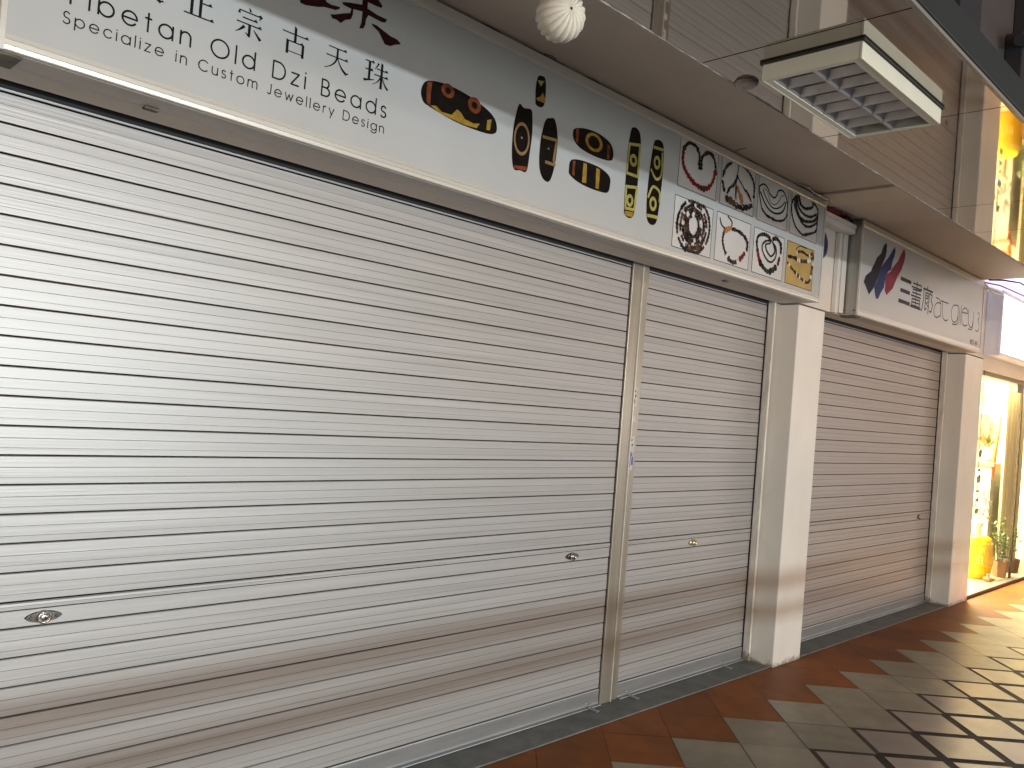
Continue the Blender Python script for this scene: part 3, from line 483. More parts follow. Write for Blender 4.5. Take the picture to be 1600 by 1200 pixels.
gp = thing('guide_post', 'upright steel guide post between the two parts of the bead shop shutter', 'post', (.07, -.02, .006))
m = MB(); m.box(.004, .080, -.013, .02, .006, 2.325); m.build('front_channel', K['steel'], gp, bevel=.003)
m = MB(); m.box(.0875, .1465, -.008, .02, .006, 2.325); m.build('side_channel', K['steel'], gp, bevel=.003)
m = MB(); m.box(.0805, .087, -.019, .0, .006, 2.325); m.build('bright_edge', K['sign_trim'], gp, bevel=.001)
m = MB(); m.box(.0003, .0037, -.004, .02, .006, 2.325); m.build('seal', K['dark_gap_and_shade'], gp)
def rails(xa, xb, label):
    g = thing('guide_rail', label, 'guide rail', (xa, -.02, .006), 'painted guide rails beside pillars')
    m = MB(); m.box(xa, xa+(xb-xa)*.55, -.052, .02, .007, 2.325); m.build('outer_strip', K['rail_paint'], g, bevel=.003)
    m = MB(); m.box(xa+(xb-xa)*.55+.001, xb-.0005, -.034, .02, .007, 2.325); m.build('inner_strip', K['rail_grey'], g, bevel=.002)
    m = MB(); m.box(xa-.0035, xa-.0005, -.010, .012, .007, 2.325); m.build('seal', K['dark_gap_and_shade'], g)
rails(1.3755, 1.4095, 'chipped white guide rail on the left side of the nearer pillar')
rails(4.466, 4.4995, 'stained guide rail on the left side of the farther pillar')
g = MB(); g.box(1.7585, 1.784, -.036, .02, .007, 2.325); g.build('guide_rail', K['rail_grey'], label='plain grey guide rail hidden behind the nearer pillar', cat='guide rail', bevel=.002)

# stickers on the post
def sticker(name, x0, x1, z0, z1, y, mats, label, marks):
    m = MB(); rnd = random.Random(int(z0*1000)); n = 8; pts = []
    for k in range(n+1): pts.append((x0+rnd.uniform(-.003, .003), z0+(z1-z0)*k/n))
    for k in range(n, -1, -1): pts.append((x1+rnd.uniform(-.005, .005), z0+(z1-z0)*k/n))
    m.poly(pts, y, 0)
    m.v = m.v+[(a, b+.0006, c) for a, b, c in m.v]; q = len(pts); m.f.append([q+i for i in range(q)][::-1]); m.m.append(0); m.sm.append(False)
    for i in range(q): m.f.append([i, (i+1) % q, q+(i+1) % q, q+i]); m.m.append(0); m.sm.append(False)
    for (a, b, c, d, mi) in marks: m.poly([(a, c), (b, c), (b, d), (a, d)], y-.0004, mi)
    m.build(name, mats, label=label, cat='sticker', group='torn stickers on the steel post')
sticker('sticker', .092, .122, 1.475, 1.575, -.0086, [K['sticker_w'], K['ink']], 'torn white sticker with black marks, topmost on the steel post', [(.1, .106, 1.49, 1.51, 1), (.104, .113, 1.52, 1.533, 1), (.1, .108, 1.545, 1.555, 1)])
sticker('sticker', .091, .120, 1.395, 1.425, -.0086, [K['sticker_w']], 'small blank white scrap of sticker between two others on the post', [])
sticker('sticker', .089, .128, 1.155, 1.325, -.0086, [K['sticker_w'], K['sticker_b'], K['ink']], 'blue and white torn sticker, lowest and longest on the steel post', [(.089, .106, 1.17, 1.25, 1), (.113, .125, 1.18, 1.222, 1), (.108, .116, 1.225, 1.24, 1), (.106, .114, 1.275, 1.286, 2), (.102, .110, 1.30, 1.31, 2)])

# ------------------------------------------------------------------ lettering tools
def arc(cx, cy, rx, ry, a0, a1, n=None):
    n = n or max(4, int(abs(a1-a0)/12)); return [(cx+rx*math.cos(R(a0+(a1-a0)*k/n)), cy+ry*math.sin(R(a0+(a1-a0)*k/n))) for k in range(n+1)]
circ = arc(.37, .36, .37, .36, 0, 360)
GL = {
 'T': (.9, [[(0,1),(.9,1)], [(.45,0),(.45,1)]]), 'i': (0, [[(0,0),(0,.72)], [(0,.93),(0,.97)]]), 'b': (.74, [[(0,0),(0,1.03)], circ]),
 'e': (.74, [arc(.37,.36,.37,.36,0,325), [(.01,.36),(.74,.36)]]), 't': (.3, [[(.15,0),(.15,.98)], [(0,.70),(.3,.70)]]), 'a': (.74, [circ, [(.74,0),(.74,.72)]]),
 'n': (.56, [[(0,0),(0,.72)], arc(.28,.43,.28,.29,180,0)+[(.56,0)]]), 'O': (1.04, [arc(.52,.5,.52,.5,0,360)]), 'l': (0, [[(0,0),(0,1.03)]]), 'd': (.74, [circ, [(.74,0),(.74,1.03)]]),
 'D': (.8, [[(0,0),(0,1),(.34,1)]+arc(.34,.5,.46,.5,90,-90)+[(0,0)]]), 'z': (.5, [[(0,.70),(.5,.70),(0,0),(.5,0)]]),
 'B': (.56, [[(0,0),(0,1),(.24,1)]+arc(.24,.76,.24,.24,90,-90)+[(0,.52)], [(0,.52),(.28,.52)]+arc(.28,.26,.28,.26,90,-90)+[(0,0)]]),
 's': (.4, [arc(.2,.54,.17,.18,30,270)+arc(.2,.18,.2,.18,90,-150)]), 'S': (.52, [arc(.26,.75,.22,.25,30,270)+arc(.26,.25,.26,.25,90,-150)]), 'p': (.74, [[(0,.72),(0,-.32)], circ]),
 'c': (.64, [arc(.36,.36,.36,.36,40,320)]), 'C': (.9, [arc(.5,.5,.5,.5,45,315)]), 'u': (.54, [[(0,.72),(0,.28)]+arc(.27,.28,.27,.28,180,360)+[(.54,.72)], [(.54,0),(.54,.4)]]),
 'o': (.74, [circ]), 'm': (.96, [[(0,0),(0,.72)], arc(.24,.44,.24,.28,180,0)+[(.48,0)], arc(.72,.44,.24,.28,180,0)+[(.96,0)]]),
 'J': (.36, [[(.35,1),(.35,.22)]+arc(.17,.22,.18,.22,0,-150)]), 'w': (.88, [[(0,.72),(.22,0),(.44,.62),(.66,0),(.88,.72)]]), 'r': (.28, [[(0,0),(0,.72)], arc(.26,.44,.26,.28,180,80)]),
 'y': (.6, [[(0,.72),(.31,.02)], [(.6,.72),(.18,-.32)]]), 'g': (.74, [circ, [(.74,.72),(.74,-.05)]+arc(.38,-.05,.36,.27,0,-160)]),
 '#': (.6, [[(.18,0),(.28,1)], [(.38,0),(.48,1)], [(.03,.32),(.57,.32)], [(.03,.68),(.57,.68)]]), '0': (.56, [arc(.28,.5,.28,.5,0,360)]), '2': (.54, [arc(.27,.74,.26,.26,170,-30)+[(0,0),(.54,0)]]),
 '-': (.3, [[(0,.42),(.3,.42)]]), '8': (.54, [arc(.27,.74,.23,.26,0,360), arc(.27,.25,.27,.25,0,360)]), '9': (.54, [arc(.27,.68,.27,.32,0,360), [(.54,.68),(.5,.4),(.3,0)]]),
}
def lettering(mb, text, x0, x1, base, cap, thick, y, wide=1.0, sp=.75):
    w = sum(GL[c][0]*cap*wide for c in text if c != ' '); ns = text.count(' '); n = len(text)-ns
    gap = (x1-x0-w-ns*sp*cap*wide)/(n-1)
    x = x0
    for c in text:
        if c == ' ': x += sp*cap*wide; mb.append(MB()); continue
        wd, st = GL[c]
        for k, s_ in enumerate(st): mb[-1].ribbon([(x+a*cap*wide, base+b*cap) for a, b in s_], thick, y-.00015*k)
        x += wd*cap*wide+gap
    return mb
def bez(a, b, c, n=8): return [((1-t)**2*a[0]+2*t*(1-t)*b[0]+t*t*c[0], (1-t)**2*a[1]+2*t*(1-t)*b[1]+t*t*c[1]) for t in [k/n for k in range(n+1)]]
class Glyph:
    def __init__(s, mb, x, z, w, h, y): s.mb = mb; s.x = x; s.z = z; s.w = w; s.h = h; s.y = y; s.k = 0
    def P(s, p): return (s.x+p[0]*s.w, s.z+p[1]*s.h)
    def yy(s): s.k += 1; return s.y-.00004*s.k
    def hz(s, x0, x1, y, t=.045):
        s.mb.poly([s.P(p) for p in ((x0, y-t/2), (x1-.02, y-t/2), (x1-.02, y+t/2), (x0, y+t/2))], s.yy())
        s.mb.poly([s.P(p) for p in ((x1-.15, y+t/2), (x1, y-t/2), (x1-.07, y+.085))], s.yy())
    def vt(s, x, y0, y1, t=.095):
        s.mb.poly([s.P(p) for p in ((x-t/2, y0), (x+t/2, y0), (x+t/2, y1-.02), (x+t*.1, y1), (x-t/2, y1+.035))], s.yy())
    def br(s, pts, ws): s.mb.taper([s.P(p) for p in pts], [w*s.w for w in ws], s.yy())
    def ln(s, a, b, t): s.br([a, b], [t, t])
def smooth_path(pts, n=5):
    o = []
    for i in range(len(pts)-1):
        p0, p1, p2, p3 = pts[max(i-1,0)], pts[i], pts[i+1], pts[min(i+2,len(pts)-1)]
        for k in range(n):
            t = k/n; o.append(tuple(.5*((2*p1[j])+(-p0[j]+p2[j])*t+(2*p0[j]-5*p1[j]+4*p2[j]-p3[j])*t*t+(-p0[j]+3*p1[j]-3*p2[j]+p3[j])*t**3) for j in (0,1)))
    return o+[pts[-1]]
def g_tian(g):
    g.hz(.12, .90, .86); g.hz(.05, .97, .53)
    g.br([(.50,.86),(.50,.6)]+bez((.50,.56),(.45,.2),(.0,.03)), [.085,.085]+[.085-.008*k for k in range(9)])
    g.br(bez((.52,.53),(.62,.2),(.93,.03)), [.03+.009*k for k in range(8)]+[.09]); g.ln((.9,.06),(1.0,.09),.05)
def g_zheng(g):
    g.hz(.1, .92, .93); g.vt(.52, .05, .93); g.hz(.52, .90, .52); g.vt(.24, .05, .58); g.hz(.0, .99, .05)
def g_zong(g):
    g.br([(.45,1.0),(.52,.88)], [.03,.09]); g.br([(.12,.86),(.10,.72)], [.03,.10]); g.hz(.10, .96, .83); g.br([(.93,.86),(.84,.70)], [.10,.01])
    g.hz(.24, .80, .62); g.hz(.04, .97, .44); g.vt(.51, .04, .44); g.br([(.53,.04),(.36,.14)], [.09,.01])
    g.br(bez((.32,.34),(.2,.18),(.0,.06)), [.11-.012*k for k in range(9)]); g.br(bez((.66,.32),(.78,.2),(.94,.04)), [.02+.011*k for k in range(9)])
def g_gu(g):
    g.hz(.0, .99, .74); g.vt(.48, .46, 1.0); g.vt(.21, .0, .48); g.vt(.79, .0, .48); g.hz(.21, .82, .46); g.ln((.21,.10),(.79,.10), .03)
def g_zhu(g):
    g.hz(.0, .40, .90); g.hz(.02, .36, .58); g.br([(-.02,.14),(.10,.17),(.42,.27)], [.09,.07,.02]); g.vt(.19, .18, .90)
    g.br(bez((.56,.95),(.5,.8),(.40,.68)), [.07-.007*k for k in range(9)]); g.hz(.48, .98, .72); g.hz(.40, 1.0, .48); g.vt(.70, .0, .98)
    g.br(bez((.68,.47),(.58,.2),(.34,.08)), [.06-.006*k for k in range(9)]); g.br(bez((.73,.47),(.82,.2),(1.0,.06)), [.02+.008*k for k in range(9)])

# ------------------------------------------------------------------ shop signs
SY = -.312
def sign_box(t, x0, x1, z0=2.170, z1=2.772):
    m = MB(); m.box(x0+.006, x1-.006, -.3045, -.1925, z0+.008, z1); m.build('cabinet', K['sign_side'], t, bevel=.002)
    m = MB(); m.box(x0+.004, x1-.004, SY, -.305, z0+.034, z1-.042); m.build('face', K['sign_white'], t)
    m = MB()
    m.extrude_x([(-.305,z1+.004),(-.313,z1+.004),(-.3145,z1-.024),(-.3185,z1-.027),(-.3185,z1-.034),(-.3145,z1-.037),(-.3145,z1-.044),(-.305,z1-.044)], x0, x1, 0, 1, True)
    m.extrude_x([(-.305,z0+.037),(-.3145,z0+.037),(-.3155,z0+.026),(-.3135,z0+.0252),(-.3135,z0+.0242),(-.3165,z0+.0234),(-.3165,z0+.013),(-.3145,z0+.0122),(-.3145,z0+.0112),(-.317,z0+.0105),(-.316,z0+.001),(-.3115,z0-.001),(-.3090,z0+.0055),(-.2995,z0+.0055),(-.299,z0-.0005),(-.2955,z0-.0015),(-.2955,z0+.007),(-.305,z0+.007)], x0, x1, 0, 1, True)
    for a, b in ((x0-.003, x0+.009), (x1-.009, x1+.003)): m.box(a, b, -.317, -.305, z0-.002, z1+.004)
    m.build('trim', K['sign_trim'], t)
    m = MB(); m.box(x0+.006, x1-.006, -.2953, -.198, z0, z0+.0075); m.build('underside', K['sign_under'], t)
s1 = thing('shop_sign', 'long white bead shop sign with black lettering, bead pictures and jewellery squares', 'shop sign', (-.7, -.25, 2.17), 'shop signs over the shutters')
sign_box(s1, -2.829, 1.404)
m = lettering([MB()], 'Tibetan Old Dzi Beads', -2.711, -1.747, 2.327, .0485, .0050, SY-.0006); [q.build('word', K['ink'], s1, fix=False, label='large thin black word of the upper line') for q in m]
m = lettering([MB()], 'Specialize in Custom Jewellery Design', -2.702, -1.750, 2.2765, .0285, .0031, SY-.0006); [q.build('word', K['ink'], s1, fix=False, label='small thin black word of the lower line') for q in m]
for fn, x, w in ((g_tian, -2.559, .088), (g_zheng, -2.417, .086), (g_zong, -2.272, .082), (g_gu, -2.129, .088), (g_tian, -1.984, .085), (g_zhu, -1.840, .092)):
    m = MB(); fn(Glyph(m, x, 2.411, w, .083, SY-.0006)); m.build('chinese_character', K['ink'], s1, fix=False)
m = MB()
for q in DATA['redchar']: m.poly(mm(q), SY-.0006-.0001*len(m.f))
m.build('brush_character', K['darkred'], s1, fix=False, label='big dark red brush written character')
for bd in DATA['beads']:
    oo = mm(bd['o']); oo = smooth_path([oo[-1]]+oo+[oo[0], oo[1]], 4)[4:-5]
    m = MB(); m.poly(oo, SY-.0006); b = m.build('bead_picture', K['bead'], s1, fix=False)
    mats = {'gold': K['gold'], 'rust': K['rust'], 'tan': K['tan'], 'straw': K['straw']}; k = 0
    for c_, q in bd['m']:
        m = MB(); m.poly(mm(q), SY-.0009-.00004*k); m.build('bead_band', mats[c_], b, fix=False); k += 1
    for c_, ce_, ex, inn in bd['r']:
        (cx, cz), = mm(ce_); (ax_, az), (bx_, bz) = mm(ex)
        m = MB(); m.ring(cx, cz, abs(ax_-cx), abs(bz-cz), inn, SY-.0012); m.build('bead_eye', mats[c_], b, fix=False)
    for c_, q, w in bd.get('p', []):
        m = MB(); q = mm(q)
        if len(q) == 4: q = smooth_path(q, 5)
        m.ribbon(q, w/1000., SY-.0014); m.build('bead_line', mats[c_], b, fix=False)
    for q in bd.get('d', []):
        m = MB(); m.disc(q[0]/1000., q[1]/1000., .005, .004, SY-.0017); m.build('bead_dot', K['tan'], b, fix=False)
PAL = {'black': ('p_black', 'p_black', 'p_dark', 'p_black'), 'red': ('p_red', 'p_red', 'p_red', 'p_dark'), 'mixed': ('p_black', 'p_dark', 'p_black', 'p_brown', 'p_white'), 'mixed2': ('p_black', 'p_dark', 'p_brown', 'p_black', 'p_black', 'p_dark', 'p_black', 'p_white', 'p_dark'),
       'stone': ('p_dark', 'p_black', 'p_black', 'p_brown'), 'orange': ('p_orange', 'p_orange'), 'thin': ('p_black', 'p_black'), 'dark2': ('p_black', 'p_red', 'p_dark', 'p_white'), 'green': ('p_green', 'p_black', 'p_green'), 'amber': ('p_black', 'p_amber', 'p_dark', 'p_black', 'p_dark', 'p_white')}
names = sorted({k for v in PAL.values() for k in v})
def resample(pts, step):
    out = [pts[0]]; acc = 0
    for a, b in zip(pts[:-1], pts[1:]):
        l = math.hypot(b[0]-a[0], b[1]-a[1]); d = step-acc
        while d <= l:
            out.append((a[0]+(b[0]-a[0])*d/l, a[1]+(b[1]-a[1])*d/l)); d += step
        acc = (acc+l) % step
    return out
rnd = random.Random(5)
for i, (fr_, chs) in enumerate(zip(DATA['frames'], DATA['chains'])):
    q = mm(fr_); xa, xb = (q[0][0]+q[3][0])/2, (q[1][0]+q[2][0])/2; za, zb = (q[2][1]+q[3][1])/2, (q[0][1]+q[1][1])/2
    m = MB(); m.poly([(xa, za), (xb, za), (xb, zb), (xa, zb)], SY-.0005)
    pic = m.build('jewellery_picture', K['print_gold'] if i == 7 else K['print_grey'], s1, fix=False)
    m = MB(); m.ribbon([(xa, za), (xb, za), (xb, zb), (xa, zb), (xa, za)], .0032, SY-.0009); m.build('frame', K['ink'], pic, fix=False)
    m = MB(); off = 0
    for kind, pts, w in chs:
        w = w*1.15/1000*2.2; path = smooth_path(mm(pts))
        path = [(min(max(a, xa+.004), xb-.004), min(max(b, za+.004), zb-.004)) for a, b in path]
        base = names.index(PAL[kind][0])
        if kind == 'thin': m.ribbon(path, w*.8, SY-.0010-off, base); off += .00016; continue
        m.ribbon(path, w*.55, SY-.0010-off, base); off += .00016
        rp = resample(path, w*.78)
        for k, (a, b) in enumerate(rp):
            s_ = rnd.uniform(.42, .64); r_ = rnd.uniform(0, 3)
            m.disc(a, b, w*s_*.95, w*s_*rnd.uniform(.7, .95), SY-.0010-off-.000012*(k % 9), names.index(rnd.choice(PAL[kind])), 9, r_)
            if w > .009 and rnd.random() < .5: m.disc(a-w*.12, b+w*.15, w*.12, w*.10, SY-.0010-off-.00013, names.index('p_brown' if kind != 'stone' else 'p_white'), 7)
        off += .00016
    m.build('necklace', [K[k] for k in names], pic, fix=False)
m = MB(); m.box(-2.85, -2.775, -.300, -.196, 2.1615, 2.1685); m.build('bracket', K['dirt'], s1, bevel=.004)
for bx in (-2.438, .545):
    m = MB(); m.box(bx-.02, bx+.02, -.215, -.192, 2.162, 2.1685); m.build('clip', K['dirt'], s1, bevel=.002)

s2 = thing('shop_sign', 'white art gallery sign with three leaning brush strokes in black, blue and red', 'shop sign', (3.2, -.25, 2.17), 'shop signs over the shutters')
sign_box(s2, 1.945, 4.448)
for c_, q in DATA['logo']:
    m = MB(); m.poly(mm(q), SY-.0006-.0003*('navy', 'blue', 'crimson').index(c_)); m.build('logo_stroke', K[c_], s2, fix=False, label={'navy': 'black', 'blue': 'blue', 'crimson': 'dark red'}[c_]+' leaning brush stroke')
for sl in (slice(0, 3), slice(3, 14), slice(14, None)):
    m = MB()
    for k, (w, q) in enumerate(DATA['s2bold'][sl]): m.ribbon(mm(q), w*.00110, SY-.0006-.00005*k)
    m.build('chinese_character', K['navy'], s2, fix=False)
for sl in (slice(0, 4), slice(4, 12), slice(12, None)):
    m = MB()
    for k, (w, q) in enumerate(DATA['s2thin'][sl]):
        q = mm(q); m.ribbon(smooth_path(q, 4) if len(q) > 2 else q, .0085, SY-.0006-.00005*k)
    m.build('word', K['ink'], s2, fix=False)
m = lettering([MB()], '#02-89', 4.172, 4.356, 2.222, .034, .0065, SY-.0006, 1.0); m[0].build('unit_number', K['ink'], s2, fix=False)
for zz in (2.20, 2.75):
    for yy in (-.225, -.288):
        m = MB(); m.box(1.9405, 1.951, yy-.003, yy+.003, zz-.003, zz+.003); m.build('screw', K['ink'], s2)
m = MB(); m.box(1.95, 2.02, -.302, -.2, 2.158, 2.169); m.build('bracket', K['dirt'], s2, bevel=.003)

s3 = thing('shop_sign', 'brightly lit white sign box over the glowing shop window', 'shop sign', (7, -.25, 2.2), 'shop signs over the shutters')
m = MB(); m.box(4.965, 9.0, -.302, -.1925, 2.2, 2.775); m.build('cabinet', K['sign3_glow'], s3, bevel=.003)
m = MB(); m.box(5.0, 8.98, -.318, -.3025, 2.232, 2.745); m.build('lit_face', K['lit_white'], s3)
m = MB(); m.box(4.962, 9.0, -.322, -.303, 2.200, 2.2315); m.box(4.962, 9.0, -.322, -.303, 2.7455, 2.777); m.box(4.962, 4.9995, -.322, -.303, 2.2318, 2.745); m.build('rim', K['sign3_glow'], s3)
for bx_ in ((5.16, 5.2, 2.672, 2.69), (5.21, 5.225, 2.66, 2.672), (5.23, 5.3, 2.655, 2.664)):
    m = MB(); m.box(bx_[0], bx_[1], -.3192, -.3184, bx_[2], bx_[3]); m.build('printed_mark', K['faint'], s3)
m = MB(); m.disc(5.85, 2.43, .05, .045, -.3186, 0, 16); m.build('printed_mark', K['faint'], s3)

# between the first two signs: trunking, conduits, plaque, cloth
t = thing('cable_trunking', 'white cable trunking running level between the bead sign and the art sign', 'cable trunking', (1.67, -.23, 2.68))
m = MB(); m.box(1.41, 1.94, -.268, -.1925, 2.682, 2.716); m.build('channel', K['white_paint'], t, bevel=.003)
m = MB(); m.box(1.41, 1.94, -.274, -.1925, 2.7165, 2.742); m.build('cover', K['white_paint'], t, bevel=.004)
m = MB(); m.box(1.828, 1.868, -.222, -.1925, 2.172, 2.680); m.build('conduit', K['white_paint'], bevel=.004, label='narrow white upright conduit, nearer to the bead sign', cat='conduit', group='upright conduits between the signs')
m = MB(); m.box(1.876, 1.936, -.228, -.1925, 2.178, 2.680); m.build('conduit', K['white_paint'], bevel=.004, label='wider white upright conduit against the end of the art sign', cat='conduit', group='upright conduits between the signs')
m = MB(); m.lathe_y([(0, -.212), (.080, -.212), (.088, -.208), (.088, -.193)], 1.605, 0, 2.562, 40); m.build('wall_plaque', K['plaque'], label='round dark blue plaque half hidden behind the end of the bead sign', cat='plaque')
m = MB(); random.seed(11)
for k in range(7):
    a = [(1.43+.07*j+random.uniform(-.02,.02), -.25+random.uniform(-.03,.03), 2.756+random.uniform(-.008,.016)) for j in range(6)]
    m.tube(a, [.006,.010,.012,.009,.010,.005], 7)
m.build('cloth_bundle', K['wire_red'], label='crumpled dark red cloth stuffed above the cable trunking', cat='cloth')
m = MB()
for k in range(4):
    m.tube([(1.70+.03*k, -.27, 2.752), (1.80, -.285+.01*k, 2.760+.005*k), (1.90, -.26, 2.757), (1.935, -.21, 2.754+.004*k)], .005, 6)
m.build('cable_bundle', K['ink'], label='black cables bundled above the left end of the art sign', cat='cable')
# small twigs of wire at the top edge of the long sign
for lab, pts in (('thin dark wire end poking out above the red brush character', [(-1.62,-.318,2.779),(-1.60,-.345,2.781),(-1.565,-.36,2.776)]), ('short hooked wire above the small upright bead picture', [(-1.05,-.318,2.779),(-1.03,-.34,2.774),(-1.015,-.345,2.765),(-1.0,-.335,2.778)]), ('stiff wire end sticking up above the jewellery squares', [(.33,-.33,2.775),(.335,-.36,2.782),(.337,-.39,2.784)])):
    m = MB(); m.tube(pts, .0016, 6); m.build('wire_end', K['cord'], label=lab, cat='wire', group='loose wire ends above the bead sign')
m = MB(); m.tube([(-2.829+.05*k, -.305+.004*math.sin(k), 2.7805+.0016*math.sin(k*1.7)) for k in range(86)], .0022, 6); m.build('sign_cable', K['cord'], label='thin dark cable lying along the top edge of the bead sign', cat='cable')
m = MB(); m.tube([(1.0, -.33, 2.778), (1.1, -.345, 2.776), (1.2, -.33, 2.774), (1.33, -.345, 2.77), (1.40, -.33, 2.776)], [.004,.006,.005,.014,.012], 7); m.build('tape_lump', K['sign_side'], label='grey lump of tape on the top right corner of the bead sign', cat='tape')
m = MB(); m.tube([(4.40, -.36, 2.781), (4.55, -.42, 2.80), (4.9, -.46, 2.83), (5.6, -.5, 2.80), (7.5, -.5, 2.82)], .007, 7); m.tube([(4.46, -.31, 2.77), (4.7, -.36, 2.78), (5.2, -.40, 2.772), (7.0, -.4, 2.78)], .005, 7)
m.build('overhead_cable', K['ink'], label='pair of dark cables strung above the lit sign box', cat='cable')
m = MB(); m.tube([(4.46, -.3, 2.70), (4.62, -.30, 2.745), (4.80, -.31, 2.752), (4.955, -.31, 2.755)], .011, 7); m.tube([(4.46, -.31, 2.755), (4.7, -.31, 2.715), (4.955, -.315, 2.735)], .008, 7); m.build('sign_strut', K['white_paint'], label='pale crossed struts between the art sign and the lit sign box', cat='strut')

# ------------------------------------------------------------------ lit shop
XR = 9.6
m = MB(); m.box(4.985, XR, -.15, 1.9, -.002, .022); m.build('shop_floor', K['shop_floor'], kind='structure')
m = MB(); m.box(4.9855, XR, 1.7, 1.9, .0225, 2.6); m.box(4.9855, 5.04, -.06, 1.6995, .0225, 2.6); m.box(XR-.1, XR, -.06, 1.6995, .0225, 2.6); m.box(4.9855, XR, -.06, 1.9, 2.6005, 2.70)
m.build('shop_interior_wall', K['shop_wall'], label='warm cream walls of the lit shop behind the glass', cat='wall')
m = MB(); m.box(4.9855, XR, -.19, -.0605, 2.075, 2.786); m.build('shopfront_header', K['lintel'], bevel=.003, label='beige header beam over the lit shop window', cat='beam')
sw = thing('shop_window', 'tall glass shopfront of the lit shop beyond the farther pillar', 'shop window', (6.5, -.1, .02))
m = MB(); m.box(4.986, XR, -.165, -.075, .0225, .032); m.box(4.986, XR, -.15, -.08, 2.035, 2.0745); m.build('frame', K['frame_metal'], sw, bevel=.002)
m = MB(); m.box(4.986, XR, -.172, -.1655, .004, .030); m.build('seal', K['dark_frame'], sw)
m = MB(); m.box(5.0, 6.62, -.112, -.102, .0325, 2.0345); m.build('pane', K['glass'], sw)
m = MB(); m.box(6.65, 7.55, -.112, -.102, .0325, 2.0345); m.build('glass_door', K['glass'], sw)
m = MB(); m.box(7.57, XR-.1, -.112, -.102, .0325, 2.0345); m.build('pane', K['glass'], sw)
m = MB(); m.box(6.622, 6.648, -.118, -.096, .0325, 2.0345); m.build('door_edge', K['dark_frame'], sw)
m = MB(); m.box(6.40, 6.615, -.125, -.09, 1.955, 2.0345); m.build('patch_fitting', K['frame_metal'], sw, bevel=.003)
m = MB(); m.box(4.984, 5.02, -.16, -.07, .0325, 2.0345); m.build('jamb', K['frame_metal'], sw)

ys = thing('garden_stool', 'yellow glazed ceramic stool with raised lettering in the shop window', 'stool', (6.34, .14, .0225))
m = MB(); prof = [(0,0),(.155,0),(.165,.012),(.175,.05),(.192,.13),(.197,.22),(.190,.31),(.172,.375),(.160,.392),(.150,.402),(.12,.41),(0,.412)]
m.lathe([(r*.82, z*1.04) for r, z in prof], 6.34, .14, .0225, 40); m.build('body', K['yellow'], ys)
m = MB()
for zz, rr in ((.062,.181*.82),(.360,.183*.82)):
    for k in range(28):
        a = 2*math.pi*k/28; u = Vector((math.cos(a), math.sin(a), 0)); c = Vector((6.34, .14, .0225+zz))+u*rr
        m.tube([c-u*.004, c+u*.003], .007, 7)
for a0 in range(0, 360, 60):
    for da in (-9, 0, 9):
        a = R(a0+da+210); u = Vector((math.cos(a), math.sin(a), 0)); tv = Vector((-u.y, u.x, 0))
        c = Vector((6.34, .14, .0225+.20))+u*.1615
        for zz in (-.035, -.005, .025): m.tube([c+tv*-.012+Vector((0,0,zz)), c+tv*.012+Vector((0,0,zz))], .0042, 5)
        m.tube([c+Vector((0,0,-.045)), c+Vector((0,0,.04))], .0042, 5)
m.build('relief', K['relief'], ys)

def plant_pot(name, label, x, y, r, h, mt, n, plant):
    t = thing(name, label, 'potted plant', (x, y, .0225), 'potted plants in the shop window')
    m = MB(); m.lathe([(0,0),(r*.82,0),(r*.86,.005),(r,h-.01),(r,h),(r*.88,h),(r*.84,h-.03),(0,h-.03)], x, y, .0225, n)
    for k in range(len(m.sm)): m.sm[k] = n > 10
    m.build('pot', mt, t)
    ms, ml = MB(), MB(); rnd = random.Random(int(x*100))
    for k in range(plant['n']):
        a = rnd.uniform(0, 6.28); sp = rnd.uniform(.1, 1)*plant['spread']; hh = plant['h']*rnd.uniform(.6, 1)
        p0 = Vector((x+.3*r*math.cos(a), y+.3*r*math.sin(a), .0225+h-.03)); p2 = p0+Vector((sp*math.cos(a), sp*.5*math.sin(a), hh)); p1 = (p0+p2)/2+Vector((0,0,hh*.18))
        pts = [p0*(1-s)**2+p1*2*s*(1-s)+p2*s*s for s in [q/8 for q in range(9)]]
        ms.tube(pts, [.004-.0003*q for q in range(9)], 5)
        for q in range(2, 9):
            for rep in range(plant['leaf']):
                c = pts[q]; b = rnd.uniform(0, 6.28); d = Vector((math.cos(b), math.sin(b)*.8, rnd.uniform(-.1, .8))).normalized(); sd = d.cross(Vector((0,0,1))).normalized()
                l = rnd.uniform(.03, .07); w = l*rnd.uniform(.14, .26)
                ml.face([c, c+d*l*.5+sd*w, c+d*l, c+d*l*.5-sd*w])
    ms.build('stem', K['stem'], t); ml.build('leaves', K['leaf'], t, fix=False)
plant_pot('potted_plant', 'clay pot with a feathery plant in the shop window, beside the yellow stool', 6.66, -.005, .078, .165, K['pot_brown'], 6, dict(n=9, spread=.16, h=.42, leaf=3))
plant_pot('potted_plant', 'dark round pot with tall thin stems near the glass door edge', 7.16, .04, .11, .15, K['pot_dark'], 24, dict(n=11, spread=.30, h=.52, leaf=3))

